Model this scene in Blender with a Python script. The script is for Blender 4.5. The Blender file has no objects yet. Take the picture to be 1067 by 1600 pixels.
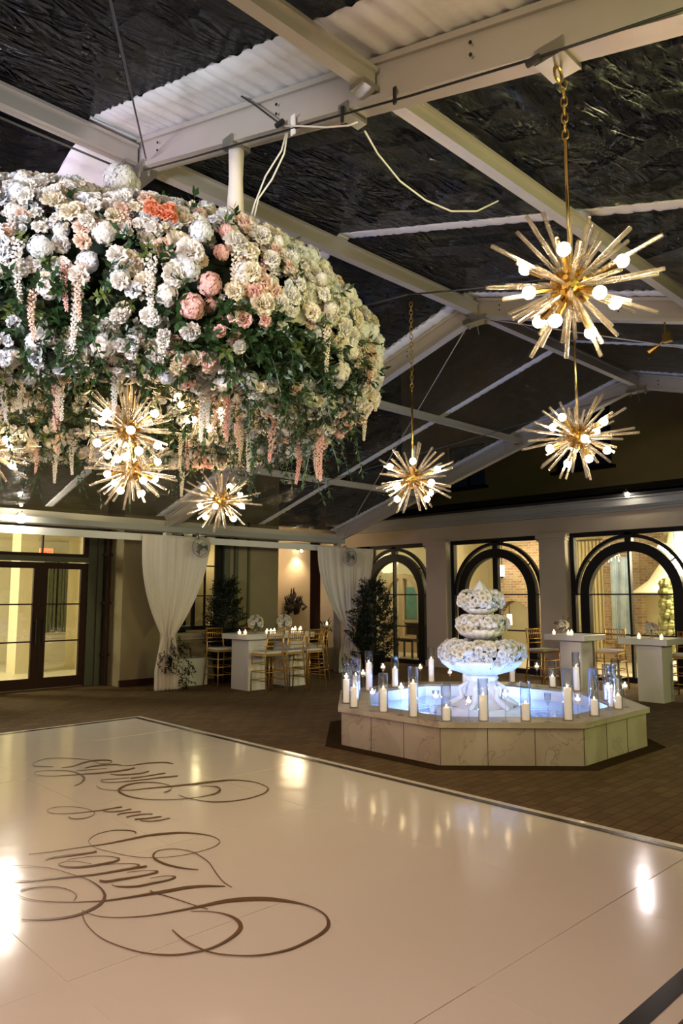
import bpy, math, random
from mathutils import Vector, Matrix
import numpy as np
random.seed(7)
R = math.radians
PI = math.pi
sc = bpy.context.scene
col = sc.collection

# ------------------------------------------------------------------ camera, world, light, exposure
FPX = 1147.0
PITCH = math.atan(131 / 1147.0)
HEAD = R(46.15)
CAMH = 1.65
cd = bpy.data.cameras.new('camera')
cam = bpy.data.objects.new('camera', cd)
col.objects.link(cam)
cam.location = (0, 0, CAMH)
cam.rotation_euler = (PI / 2 + PITCH, 0, HEAD - PI / 2)
cd.sensor_fit = 'VERTICAL'
cd.sensor_height = 36
cd.lens = FPX / 1600 * 36
cd.clip_start = 0.05
cd.clip_end = 200
sc.camera = cam

w = bpy.data.worlds.new('world')
sc.world = w
w.use_nodes = True
wb = w.node_tree.nodes['Background']
wb.inputs[0].default_value = (0.30, 0.36, 0.55, 1)
wb.inputs[1].default_value = 0.004

sc.view_settings.view_transform = 'Standard'
sc.view_settings.look = 'None'
sc.view_settings.gamma = 1
sc.view_settings.use_curve_mapping = False
sc.view_settings.exposure = 0.45
sc.cycles.max_bounces = 8
sc.cycles.transparent_max_bounces = 24
sc.cycles.transmission_bounces = 6
sc.cycles.glossy_bounces = 4
sc.cycles.diffuse_bounces = 3
sc.cycles.sample_clamp_indirect = 4
sc.cycles.caustics_reflective = False
sc.cycles.caustics_refractive = False
sc.cycles.use_denoising = True

def spot(loc, tgt, power, color, size=60, blend=0.6, radius=0.12):
    l = bpy.data.lights.new('spot_lamp', 'SPOT')
    l.energy = power
    l.color = color
    l.spot_size = R(size)
    l.spot_blend = blend
    l.shadow_soft_size = radius
    o = bpy.data.objects.new('spot_lamp', l)
    col.objects.link(o)
    o.location = loc
    o.rotation_euler = (Vector(tgt) - Vector(loc)).to_track_quat('-Z', 'Y').to_euler()
    return o

def point(loc, power, color, radius=0.1):
    l = bpy.data.lights.new('lamp', 'POINT')
    l.energy = power
    l.color = color
    l.shadow_soft_size = radius
    o = bpy.data.objects.new('lamp', l)
    col.objects.link(o)
    o.location = loc
    return o

# unseen lamps without fixtures, set in the air behind and beside the photographer
spot((-1.7, 2.3, 2.5), (2.2, 4.5, 3.5), 620, (0.84, 0.89, 1.0), 58, 0.7, 0.25)     # cool wash on the flowers
spot((-1.6, 1.2, 3.4), (4.5, 3.8, 0), 480, (1.0, 0.72, 0.62), 100, 0.9, 0.4)      # rosy wash on the floor
spot((4.0, -1.5, 2.9), (3.6, 6.0, 3.6), 420, (1.0, 0.95, 0.45), 80, 0.8, 0.6)     # yellow wash from the right
spot((8.5, -1.6, 3.0), (8.2, 5.0, 0.3), 420, (0.92, 1.0, 0.40), 80, 0.8, 0.6)
spot((0.8, -1.7, 2.7), (5.5, 2.4, 4.2), 200, (0.84, 1.0, 0.34), 75, 0.8, 0.5)     # green-yellow light on the purlins
spot((-1.8, 5.2, 3.0), (9.5, 6.5, 4.2), 600, (0.84, 0.64, 1.0), 60, 0.8, 0.3)    # violet wash on the beams
spot((-1.2, 2.0, 3.3), (7.5, 5.4, 1.3), 800, (1.0, 0.93, 0.86), 15, 0.7, 0.3)     # unseen spot added to brighten the fountain, its candles and roses
# rooms behind the glass
point((3.0, 15.5, 2.6), 300, (1.0, 0.93, 0.66), 0.4)
point((9.5, 15.0, 2.5), 25, (1.0, 0.84, 0.46), 0.3)
point((12.2, 14.4, 2.6), 26, (1.0, 0.76, 0.46), 0.3)
point((15.6, 5.5, 2.6), 380, (1.0, 0.90, 0.62), 0.4)
point((15.8, 10.4, 2.6), 100, (1.0, 0.80, 0.46), 0.3)
point((15.2, 14.6, 2.4), 18, (0.95, 0.92, 0.62), 0.3)
# dim wash on the upper storey and the stucco of the garden side
spot((15.2, 7.5, 3.9), (18.0, 6.5, 6.5), 14, (1.0, 0.82, 0.34), 130, 0.9, 0.3)
spot((6.0, 10.4, 3.3), (6.6, 14, 3.8), 12, (1.0, 0.84, 0.5), 150, 0.9, 0.3)

# ------------------------------------------------------------------ geometry of the view, for measuring
_fw = Vector((math.cos(HEAD) * math.cos(PITCH), math.sin(HEAD) * math.cos(PITCH), math.sin(PITCH)))
_rt = Vector((math.sin(HEAD), -math.cos(HEAD), 0))
_up = _rt.cross(_fw)
CAMV = Vector((0, 0, CAMH))
def ray(x, y):
    return _fw * FPX + _rt * (x - 533.5) - _up * (y - 800)
def pl(x, y, ax, v):            # where a sight line meets the plane axis = v
    d = ray(x, y)
    return CAMV + d * ((v - CAMV[ax]) / d[ax])
def dep(x, y, d):
    return CAMV + ray(x, y) * (d / FPX)
def roofz(Y):
    return 5.17 - 0.3 * abs(Y - 4.95)

# ------------------------------------------------------------------ materials
def lin(c):
    return tuple(((v / 255) / 12.92 if v / 255 <= .04045 else ((v / 255 + .055) / 1.055) ** 2.4) for v in c)

def mat(name, rgb, rough=0.6, metal=0.0, emit=None, es=0.0, noise=0.0, nscale=8.0, bump=0.0, bscale=30.0, spec=0.5, coat=0.0, sheen=0.0):
    m = bpy.data.materials.new(name)
    m.use_nodes = True
    nt = m.node_tree
    b = nt.nodes['Principled BSDF']
    b.inputs['Base Color'].default_value = (*rgb, 1)
    b.inputs['Roughness'].default_value = rough
    b.inputs['Metallic'].default_value = metal
    b.inputs['Specular IOR Level'].default_value = spec
    b.inputs['Coat Weight'].default_value = coat
    b.inputs['Coat Roughness'].default_value = 0.05
    if sheen:
        b.inputs['Sheen Weight'].default_value = sheen
    if emit:
        b.inputs['Emission Color'].default_value = (*emit, 1)
        b.inputs['Emission Strength'].default_value = es
    if noise or bump:
        tc = nt.nodes.new('ShaderNodeTexCoord')
    if noise:
        n = nt.nodes.new('ShaderNodeTexNoise')
        n.inputs['Scale'].default_value = nscale
        n.inputs['Detail'].default_value = 5
        nt.links.new(tc.outputs['Object'], n.inputs['Vector'])
        mx = nt.nodes.new('ShaderNodeMix')
        mx.data_type = 'RGBA'
        mx.inputs[6].default_value = (*[max(0, c * (1 - noise)) for c in rgb], 1)
        mx.inputs[7].default_value = (*[min(1, c * (1 + noise)) for c in rgb], 1)
        nt.links.new(n.outputs['Fac'], mx.inputs[0])
        nt.links.new(mx.outputs[2], b.inputs['Base Color'])
    if bump:
        n2 = nt.nodes.new('ShaderNodeTexNoise')
        n2.inputs['Scale'].default_value = bscale
        n2.inputs['Detail'].default_value = 4
        nt.links.new(tc.outputs['Object'], n2.inputs['Vector'])
        bp = nt.nodes.new('ShaderNodeBump')
        bp.inputs['Strength'].default_value = bump
        bp.inputs['Distance'].default_value = 0.02
        nt.links.new(n2.outputs['Fac'], bp.inputs['Height'])
        nt.links.new(bp.outputs[0], b.inputs['Normal'])
    return m

def thin_glass(name, tint=(1, 1, 1), base=0.05, edge=0.6, rough=0.02, bump=0.0, bscale=3.0, detail=3):
    m = bpy.data.materials.new(name)
    m.use_nodes = True
    nt = m.node_tree
    nt.nodes.remove(nt.nodes['Principled BSDF'])
    out = nt.nodes['Material Output']
    tr = nt.nodes.new('ShaderNodeBsdfTransparent')
    tr.inputs[0].default_value = (*tint, 1)
    gl = nt.nodes.new('ShaderNodeBsdfGlossy')
    gl.inputs['Roughness'].default_value = rough
    lw = nt.nodes.new('ShaderNodeLayerWeight')
    lw.inputs[0].default_value = 0.5
    pw = nt.nodes.new('ShaderNodeMath')
    pw.operation = 'POWER'
    pw.inputs[1].default_value = 3.0
    ma = nt.nodes.new('ShaderNodeMath')
    ma.operation = 'MULTIPLY_ADD'
    ma.inputs[1].default_value = edge
    ma.inputs[2].default_value = base
    nt.links.new(lw.outputs['Facing'], pw.inputs[0])
    nt.links.new(pw.outputs[0], ma.inputs[0])
    mx = nt.nodes.new('ShaderNodeMixShader')
    nt.links.new(ma.outputs[0], mx.inputs[0])
    nt.links.new(tr.outputs[0], mx.inputs[1])
    nt.links.new(gl.outputs[0], mx.inputs[2])
    nt.links.new(mx.outputs[0], out.inputs[0])
    if bump:
        tc = nt.nodes.new('ShaderNodeTexCoord')
        n = nt.nodes.new('ShaderNodeTexNoise')
        n.inputs['Scale'].default_value = bscale
        n.inputs['Detail'].default_value = detail
        n.inputs['Distortion'].default_value = 1.2
        nt.links.new(tc.outputs['Object'], n.inputs['Vector'])
        bp = nt.nodes.new('ShaderNodeBump')
        bp.inputs['Strength'].default_value = bump
        bp.inputs['Distance'].default_value = 0.1
        nt.links.new(n.outputs['Fac'], bp.inputs['Height'])
        nt.links.new(bp.outputs[0], gl.inputs['Normal'])
    return m

def brick_mat(name, c1, c2, mortar, scale, bw=0.5, rh=0.25, ms=0.02, rough=0.85, bump=0.4, axis='XZ', offset=0.5):
    m = bpy.data.materials.new(name)
    m.use_nodes = True
    nt = m.node_tree
    b = nt.nodes['Principled BSDF']
    b.inputs['Roughness'].default_value = rough
    tc = nt.nodes.new('ShaderNodeTexCoord')
    sx = nt.nodes.new('ShaderNodeSeparateXYZ')
    cx = nt.nodes.new('ShaderNodeCombineXYZ')
    nt.links.new(tc.outputs['Object'], sx.inputs[0])
    nt.links.new(sx.outputs[axis[0]], cx.inputs[0])
    nt.links.new(sx.outputs[axis[1]], cx.inputs[1])
    br = nt.nodes.new('ShaderNodeTexBrick')
    br.offset = offset
    br.inputs['Color1'].default_value = (*c1, 1)
    br.inputs['Color2'].default_value = (*c2, 1)
    br.inputs['Mortar'].default_value = (*mortar, 1)
    br.inputs['Scale'].default_value = scale
    br.inputs['Mortar Size'].default_value = ms
    br.inputs['Brick Width'].default_value = bw
    br.inputs['Row Height'].default_value = rh
    nt.links.new(cx.outputs[0], br.inputs['Vector'])
    n = nt.nodes.new('ShaderNodeTexNoise')
    n.inputs['Scale'].default_value = 14
    n.inputs['Detail'].default_value = 6
    nt.links.new(tc.outputs['Object'], n.inputs['Vector'])
    mx = nt.nodes.new('ShaderNodeMix')
    mx.data_type = 'RGBA'
    mx.blend_type = 'OVERLAY'
    mx.inputs[0].default_value = 0.6
    nt.links.new(br.outputs[0], mx.inputs[6])
    nt.links.new(n.outputs['Color'], mx.inputs[7])
    hs = nt.nodes.new('ShaderNodeHueSaturation')
    hs.inputs['Saturation'].default_value = 0.9
    nt.links.new(mx.outputs[2], hs.inputs['Color'])
    nt.links.new(hs.outputs[0], b.inputs['Base Color'])
    bp = nt.nodes.new('ShaderNodeBump')
    bp.inputs['Strength'].default_value = bump
    bp.inputs['Distance'].default_value = 0.01
    nt.links.new(br.outputs['Fac'], bp.inputs['Height'])
    bp.invert = True
    nt.links.new(bp.outputs[0], b.inputs['Normal'])
    return m

M = {}
M['stucco'] = mat('stucco', (0.36, 0.29, 0.17), 0.9, noise=0.12, nscale=3, bump=0.5, bscale=120)
M['stucco_pale'] = mat('pale_stucco', (0.52, 0.42, 0.31), 0.85, noise=0.08, nscale=3, bump=0.3, bscale=120)
M['stucco_warm'] = mat('warm_plaster', (0.62, 0.47, 0.30), 0.85, noise=0.08, nscale=4, bump=0.2, bscale=90)
M['cornice'] = mat('cornice_paint', (0.36, 0.35, 0.33), 0.6, noise=0.06)
M['grey_trim'] = mat('grey_trim', (0.11, 0.11, 0.075), 0.6, noise=0.1)
M['dark_frame'] = mat('dark_bronze_frame', (0.009, 0.008, 0.008), 0.5, noise=0.2, spec=0.25)
M['dark_wood'] = mat('dark_wood', (0.042, 0.015, 0.010), 0.55, noise=0.3, nscale=20, spec=0.2)
M['roof_dark'] = mat('roof_shingle', (0.02, 0.017, 0.018), 0.9, noise=0.2)
M['alu'] = mat('brushed_aluminium', (0.53, 0.475, 0.41), 0.42, 0.35, noise=0.06, nscale=5, bump=0.05)
M['alu_cast'] = mat('steel_bracket', (0.45, 0.43, 0.36), 0.35, 0.9, noise=0.15)
M['vinyl'] = mat('white_vinyl', (0.82, 0.79, 0.76), 0.5, noise=0.04, bump=0.25, bscale=9)
M['drape'] = mat('drape_fabric', (0.84, 0.74, 0.66), 0.85, noise=0.04, bump=0.1, bscale=200, sheen=0.2)
M['white_paint'] = mat('white_gloss_paint', (0.80, 0.75, 0.70), 0.28, noise=0.03)
M['white_box'] = mat('white_box_cover', (0.62, 0.60, 0.52), 0.7, noise=0.08, bump=0.2, bscale=12)
M['gold'] = mat('gold_paint', (0.62, 0.36, 0.10), 0.32, 0.75, noise=0.12, nscale=30)
M['brass'] = mat('polished_brass', (0.80, 0.55, 0.18), 0.2, 1.0)
M['brass_old'] = mat('aged_brass', (0.42, 0.27, 0.07), 0.3, 1.0, noise=0.3, nscale=60)
M['cushion'] = mat('ivory_cushion', (0.66, 0.60, 0.50), 0.8, noise=0.05)
M['black'] = mat('black_rubber', (0.010, 0.010, 0.010), 0.5, noise=0.2)
M['cable_white'] = mat('white_cable', (0.75, 0.70, 0.58), 0.5, noise=0.05)
M['lettering'] = mat('gold_foil_lettering', (0.17, 0.082, 0.026), 0.35, 0.3, noise=0.1, nscale=3)
M['border'] = mat('black_border_vinyl', (0.022, 0.015, 0.010), 0.25, noise=0.1)
M['glass'] = thin_glass('window_glass', (0.97, 0.98, 0.96), 0.06, 0.5, 0.015, 0.05, 2.0)
M['candle_glass'] = thin_glass('candle_glass', (0.95, 0.97, 1.0), 0.11, 1.0, 0.03, 0.25, 30.0)
M['candle'] = mat('glowing_candle_wax', (0.90, 0.82, 0.66), 0.5, noise=0.03, emit=(1.0, 0.74, 0.48), es=0.5)  # emission put into the wax for flame light glowing through it
M['flame'] = mat('candle_flame', (1, .8, .5), 0.5, emit=(1.0, 0.74, 0.40), es=50)
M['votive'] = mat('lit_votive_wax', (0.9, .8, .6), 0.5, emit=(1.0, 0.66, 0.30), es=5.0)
M['bulb'] = mat('warm_bulb', (1, .9, .7), 0.3, emit=(1.0, 0.70, 0.40), es=75)
M['flood'] = mat('floodlight_lens', (1, 1, .9), 0.3, emit=(1.0, 0.93, 0.74), es=70)
def marble():
    m = mat('marble_cladding', (0.52, 0.44, 0.34), 0.45, bump=0.05)
    nt = m.node_tree
    tc = [n for n in nt.nodes if n.type == 'TEX_COORD'][0]
    n1 = nt.nodes.new('ShaderNodeTexNoise')
    n1.inputs['Scale'].default_value = 1.5
    n1.inputs['Detail'].default_value = 8
    n1.inputs['Distortion'].default_value = 1.6
    nt.links.new(tc.outputs['Object'], n1.inputs['Vector'])
    cr_ = nt.nodes.new('ShaderNodeValToRGB')
    e = cr_.color_ramp.elements
    e[0].position, e[0].color = 0.30, (0.36, 0.29, 0.20, 1)
    e[1].position, e[1].color = 0.70, (0.50, 0.43, 0.33, 1)
    for p_, c_ in ((0.50, (0.44, 0.36, 0.27, 1)), (0.508, (0.30, 0.23, 0.16, 1)), (0.516, (0.45, 0.37, 0.28, 1))):
        k_ = e.new(p_)
        k_.color = c_
    nt.links.new(n1.outputs['Fac'], cr_.inputs[0])
    nt.links.new(cr_.outputs[0], nt.nodes['Principled BSDF'].inputs['Base Color'])
    return m
M['stone'] = marble()
M['stone_white'] = mat('carved_white_stone', (0.72, 0.71, 0.70), 0.55, noise=0.14, nscale=14, bump=0.3, bscale=30)
M['pool_tile'] = mat('pool_tile', (0.42, 0.60, 0.78), 0.4, noise=0.25, nscale=18)
M['leaf'] = mat('dark_leaf', (0.014, 0.042, 0.010), 0.4, noise=0.45, nscale=6)
M['leaf2'] = mat('olive_leaf', (0.075, 0.105, 0.020), 0.45, noise=0.4, nscale=6)
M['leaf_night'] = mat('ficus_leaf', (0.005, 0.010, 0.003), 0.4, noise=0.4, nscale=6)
M['stem'] = mat('green_stem', (0.05, 0.075, 0.025), 0.6, noise=0.3)
M['bark'] = mat('bark', (0.06, 0.04, 0.025), 0.8, noise=0.4, nscale=18, bump=0.5)
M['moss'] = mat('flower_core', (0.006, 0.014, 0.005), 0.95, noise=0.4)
def petal(name, rgb):
    m = mat(name, rgb, 0.65, noise=0.04, nscale=20, spec=0.2)
    nt = m.node_tree
    b = nt.nodes['Principled BSDF']
    t = nt.nodes.new('ShaderNodeBsdfTranslucent')
    t.inputs[0].default_value = (*rgb, 1)
    mx = nt.nodes.new('ShaderNodeMixShader')
    mx.inputs[0].default_value = 0.38
    nt.links.new(b.outputs[0], mx.inputs[1])
    nt.links.new(t.outputs[0], mx.inputs[2])
    nt.links.new(mx.outputs[0], nt.nodes['Material Output'].inputs[0])
    return m
M['white_petal'] = petal('white_petal', (0.88, 0.86, 0.82))
M['cool_petal'] = petal('cool_white_petal', (0.84, 0.86, 0.89))
M['cream_petal'] = petal('cream_petal', (0.88, 0.82, 0.68))
M['blush_petal'] = petal('blush_petal', (0.88, 0.70, 0.60))
M['pink_petal'] = petal('pink_petal', (0.85, 0.57, 0.52))
M['coral_petal'] = petal('coral_petal', (0.85, 0.34, 0.20))
M['bronze'] = mat('weathered_bronze', (0.05, 0.04, 0.03), 0.45, 0.5, noise=0.4, nscale=30)
M['planter'] = mat('black_planter', (0.016, 0.013, 0.012), 0.5, noise=0.2)
M['room_wall'] = mat('cream_wall', (0.80, 0.72, 0.50), 0.8, noise=0.04)
M['room_floor'] = mat('cream_tile', (0.76, 0.70, 0.55), 0.35, noise=0.06, nscale=2)
M['brick'] = brick_mat('old_brick', (0.30, 0.17, 0.10), (0.42, 0.30, 0.20), (0.45, 0.38, 0.30), 3.2, 0.62, 0.22, 0.03, axis='YZ')
M['slate_drape'] = mat('green_drape', (0.16, 0.17, 0.09), 0.85, noise=0.2)
M['blue_panel'] = mat('pale_blue_hanging', (0.45, 0.56, 0.80), 0.6, noise=0.45, nscale=4)
M['white_cone'] = mat('white_canopy', (0.86, 0.82, 0.70), 0.7, noise=0.04)
M['exit_red'] = mat('exit_sign_face', (0.8, 0.2, 0.1), 0.5, emit=(1.0, 0.16, 0.06), es=2.0)
M['globe'] = mat('lit_globe', (1, 1, 1), 0.4, emit=(1.0, 0.92, 0.72), es=3.0)
M['teal'] = mat('teal_picture', (0.18, 0.42, 0.38), 0.4, noise=0.5, nscale=3)
M['rope'] = mat('steel_wire', (0.12, 0.12, 0.12), 0.4, 0.8)
M['fan_wire'] = mat('fan_grille_wire', (0.34, 0.34, 0.33), 0.35, 0.8)

# glass rods of the lamps
def rod_glass():
    m = bpy.data.materials.new('glass_rod')
    m.use_nodes = True
    nt = m.node_tree
    b = nt.nodes['Principled BSDF']
    b.inputs['Base Color'].default_value = (1.0, 0.98, 0.94, 1)
    b.inputs['Roughness'].default_value = 0.10
    b.inputs['IOR'].default_value = 1.45
    b.inputs['Transmission Weight'].default_value = 1.0
    tr = nt.nodes.new('ShaderNodeBsdfTransparent')
    tr.inputs[0].default_value = (1, 0.97, 0.92, 1)
    mx = nt.nodes.new('ShaderNodeMixShader')
    mx.inputs[0].default_value = 0.62
    nt.links.new(tr.outputs[0], mx.inputs[1])
    nt.links.new(b.outputs[0], mx.inputs[2])
    df_ = nt.nodes.new('ShaderNodeBsdfTranslucent')
    df_.inputs[0].default_value = (0.95, 0.88, 0.78, 1)
    m2_ = nt.nodes.new('ShaderNodeMixShader')
    m2_.inputs[0].default_value = 0.12
    nt.links.new(mx.outputs[0], m2_.inputs[1])
    nt.links.new(df_.outputs[0], m2_.inputs[2])
    nt.links.new(m2_.outputs[0], nt.nodes['Material Output'].inputs[0])
    tc = nt.nodes.new('ShaderNodeTexCoord')
    n = nt.nodes.new('ShaderNodeTexNoise')
    n.inputs['Scale'].default_value = 60
    nt.links.new(tc.outputs['Object'], n.inputs['Vector'])
    bp = nt.nodes.new('ShaderNodeBump')
    bp.inputs['Strength'].default_value = 0.6
    bp.inputs['Distance'].default_value = 0.01
    nt.links.new(n.outputs['Fac'], bp.inputs['Height'])
    nt.links.new(bp.outputs[0], b.inputs['Normal'])
    return m
M['rod'] = rod_glass()

# clear roof film: creased, glossy
def film():
    m = thin_glass('clear_roof_film', (0.60, 0.60, 0.60), 0.035, 0.26, 0.02, 0.0)
    nt = m.node_tree
    gl = [n for n in nt.nodes if n.type == 'BSDF_GLOSSY'][0]
    tc = nt.nodes.new('ShaderNodeTexCoord')
    mp = nt.nodes.new('ShaderNodeMapping')
    mp.inputs['Scale'].default_value = (0.8, 1.6, 1.6)
    mp.inputs['Rotation'].default_value = (0, 0, 0.5)
    nt.links.new(tc.outputs['Object'], mp.inputs[0])
    n = nt.nodes.new('ShaderNodeTexNoise')
    n.inputs['Scale'].default_value = 3.6
    n.inputs['Detail'].default_value = 9
    n.inputs['Roughness'].default_value = 0.62
    n.inputs['Distortion'].default_value = 1.5
    nt.links.new(mp.outputs[0], n.inputs['Vector'])
    n.noise_type = 'RIDGED_MULTIFRACTAL'
    n.inputs['Offset'].default_value = 0.9
    n.inputs['Gain'].default_value = 1.6
    bp = nt.nodes.new('ShaderNodeBump')
    bp.inputs['Strength'].default_value = 1.0
    bp.inputs['Distance'].default_value = 0.035
    nt.links.new(n.outputs['Fac'], bp.inputs['Height'])
    nt.links.new(bp.outputs[0], gl.inputs['Normal'])
    return m
M['film'] = film()

def floor_vinyl():
    m = mat('glossy_white_vinyl', (0.76, 0.68, 0.59), 0.13, spec=0.36)
    nt = m.node_tree
    b = nt.nodes['Principled BSDF']
    tc = nt.nodes.new('ShaderNodeTexCoord')
    n = nt.nodes.new('ShaderNodeTexNoise')
    n.inputs['Scale'].default_value = 2.2
    n.inputs['Detail'].default_value = 2
    nt.links.new(tc.outputs['Object'], n.inputs['Vector'])
    bp = nt.nodes.new('ShaderNodeBump')
    bp.inputs['Strength'].default_value = 0.10
    bp.inputs['Distance'].default_value = 0.03
    nt.links.new(n.outputs['Fac'], bp.inputs['Height'])
    nt.links.new(bp.outputs[0], b.inputs['Normal'])
    nt.links.new(bp.outputs[0], b.inputs['Coat Normal'])
    return m
M['floor_vinyl'] = floor_vinyl()

def carpet():
    m = bpy.data.materials.new('woven_brown_carpet')
    m.use_nodes = True
    nt = m.node_tree
    b = nt.nodes['Principled BSDF']
    b.inputs['Roughness'].default_value = 0.85
    b.inputs['Specular IOR Level'].default_value = 0.25
    tc = nt.nodes.new('ShaderNodeTexCoord')
    br = nt.nodes.new('ShaderNodeTexBrick')
    br.inputs['Scale'].default_value = 1.0
    br.inputs['Brick Width'].default_value = 0.22
    br.inputs['Row Height'].default_value = 0.11
    br.inputs['Mortar Size'].default_value = 0.008
    br.inputs['Mortar Smooth'].default_value = 0.6
    br.inputs['Color1'].default_value = (0.165, 0.10, 0.045, 1)
    br.inputs['Color2'].default_value = (0.12, 0.072, 0.032, 1)
    br.inputs['Mortar'].default_value = (0.075, 0.046, 0.021, 1)
    nt.links.new(tc.outputs['Object'], br.inputs['Vector'])
    ch = nt.nodes.new('ShaderNodeTexChecker')
    ch.inputs['Scale'].default_value = 4.54
    ch.inputs['Color1'].default_value = (1, 1, 1, 1)
    ch.inputs['Color2'].default_value = (0.90, 0.89, 0.88, 1)
    nt.links.new(tc.outputs['Object'], ch.inputs['Vector'])
    n = nt.nodes.new('ShaderNodeTexNoise')
    n.inputs['Scale'].default_value = 260
    n.inputs['Detail'].default_value = 2
    nt.links.new(tc.outputs['Object'], n.inputs['Vector'])
    mx = nt.nodes.new('ShaderNodeMix')
    mx.data_type = 'RGBA'
    mx.blend_type = 'MULTIPLY'
    mx.inputs[0].default_value = 1
    nt.links.new(br.outputs[0], mx.inputs[6])
    nt.links.new(ch.outputs[0], mx.inputs[7])
    m2 = nt.nodes.new('ShaderNodeMix')
    m2.data_type = 'RGBA'
    m2.blend_type = 'OVERLAY'
    m2.inputs[0].default_value = 0.6
    nt.links.new(mx.outputs[2], m2.inputs[6])
    nt.links.new(n.outputs['Fac'], m2.inputs[7])
    nt.links.new(m2.outputs[2], b.inputs['Base Color'])
    bp = nt.nodes.new('ShaderNodeBump')
    bp.inputs['Strength'].default_value = 0.4
    bp.inputs['Distance'].default_value = 0.004
    nt.links.new(n.outputs['Fac'], bp.inputs['Height'])
    nt.links.new(bp.outputs[0], b.inputs['Normal'])
    return m
M['carpet'] = carpet()

def water():
    m = thin_glass('pool_water', (0.62, 0.78, 0.95), 0.10, 0.8, 0.03, 0.12, 4.0)
    return m
M['water'] = water()

# ------------------------------------------------------------------ mesh helpers
class MB:
    def __init__(s):
        s.v = []
        s.f = []
    def add(s, vs, fs):
        o = len(s.v)
        s.v += [tuple(v) for v in vs]
        s.f += [tuple(i + o for i in f) for f in fs]
        return s
    def box(s, x0, y0, z0, x1, y1, z1):
        vs = [(x, y, z) for z in (z0, z1) for y in (y0, y1) for x in (x0, x1)]
        return s.add(vs, [(0, 2, 3, 1), (4, 5, 7, 6), (0, 1, 5, 4), (2, 6, 7, 3), (0, 4, 6, 2), (1, 3, 7, 5)])
    def tube(s, pts, r, n=8, cap=True, r2=None):
        pts = [Vector(p) for p in pts]
        m = len(pts)
        rings = []
        last = None
        for i, p in enumerate(pts):
            t = (pts[min(i + 1, m - 1)] - pts[max(i - 1, 0)])
            if t.length < 1e-9:
                t = Vector((0, 0, 1))
            t.normalize()
            if last is None:
                a = Vector((0, 0, 1)) if abs(t.z) < 0.9 else Vector((1, 0, 0))
                u = t.cross(a).normalized()
            else:
                u = (last - t * last.dot(t)).normalized()
            last = u
            v2 = t.cross(u)
            if isinstance(r, (list, tuple)):
                rr = r[i]
            elif r2 is not None:
                rr = r + (r2 - r) * i / (m - 1)
            else:
                rr = r
            rings.append([p + (u * math.cos(k * 2 * PI / n) + v2 * math.sin(k * 2 * PI / n)) * rr for k in range(n)])
        vs = [q for rg in rings for q in rg]
        fs = []
        for i in range(m - 1):
            for k in range(n):
                a = i * n + k
                b = i * n + (k + 1) % n
                fs.append((a, b, b + n, a + n))
        if cap:
            fs.append(tuple(reversed(range(n))))
            fs.append(tuple((m - 1) * n + k for k in range(n)))
        return s.add(vs, fs)
    def lathe(s, prof, c=(0, 0, 0), n=24, lobes=0, amp=0.0):
        vs = []
        for (r, z) in prof:
            for k in range(n):
                a = 2 * PI * k / n
                rr = r * (1 + amp * math.cos(lobes * a)) if lobes else r
                vs.append((c[0] + rr * math.cos(a), c[1] + rr * math.sin(a), c[2] + z))
        fs = []
        for i in range(len(prof) - 1):
            for k in range(n):
                a = i * n + k
                b = i * n + (k + 1) % n
                fs.append((a, b, b + n, a + n))
        return s.add(vs, fs)
    def sphere(s, c, r, n=10, m=6, sz=1.0):
        return s.lathe([(max(1e-4, r * math.sin(PI * i / m)), -r * sz * math.cos(PI * i / m)) for i in range(m + 1)], c, n)
    def prism(s, poly, z0, z1):
        n = len(poly)
        vs = [(x, y, z0) for x, y in poly] + [(x, y, z1) for x, y in poly]
        fs = [tuple(reversed(range(n))), tuple(range(n, 2 * n))]
        fs += [(i, (i + 1) % n, (i + 1) % n + n, i + n) for i in range(n)]
        return s.add(vs, fs)
    def obj(s, name, m, parent=None, smooth=False, loc=None):
        me = bpy.data.meshes.new(name)
        me.from_pydata(s.v, [], s.f)
        me.validate()
        if smooth:
            me.polygons.foreach_set('use_smooth', [True] * len(me.polygons))
        me.materials.append(m)
        me.update()
        o = bpy.data.objects.new(name, me)
        col.objects.link(o)
        if parent:
            o.parent = parent
        if loc:
            o.location = loc
        return o

def tag(o, label=None, cat=None, group=None, kind=None):
    if label: o['label'] = label
    if cat: o['category'] = cat
    if group: o['group'] = group
    if kind: o['kind'] = kind
    return o
def thing(name, label, cat, loc=(0, 0, 0), rz=0, group=None):
    o = bpy.data.objects.new(name, None)
    o.empty_display_size = 0.1
    col.objects.link(o)
    o.location = loc
    o.rotation_euler = (0, 0, rz)
    return tag(o, label, cat, group)
def struct(o):
    o['kind'] = 'structure'
    return o
def inst(mesh_obj, name, parent, loc=(0, 0, 0), rot=(0, 0, 0), scale=(1, 1, 1), mtx=None, m=None):
    o = bpy.data.objects.new(name, mesh_obj if isinstance(mesh_obj, bpy.types.Mesh) else mesh_obj.data)
    col.objects.link(o)
    o.parent = parent
    if mtx is not None:
        o.matrix_basis = mtx
    else:
        o.location = loc
        o.rotation_euler = rot
        o.scale = scale
    if m:
        pass
    return o
def copy_tree(root, loc, rz, label, group=None):
    kids = [o for o in col.objects if o.parent == root]
    r = root.copy()
    col.objects.link(r)
    r.location = loc
    r.rotation_euler = (0, 0, rz)
    tag(r, label, None, group)
    for k in kids:
        gk = [o for o in col.objects if o.parent == k]
        c = k.copy()
        col.objects.link(c)
        c.parent = r
        for g in gk:
            d = g.copy()
            col.objects.link(d)
            d.parent = c
    return r

# ------------------------------------------------------------------ ground
struct(MB().box(-14, -12, -0.1, 24, 24, 0).obj('floor', M['carpet']))

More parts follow.
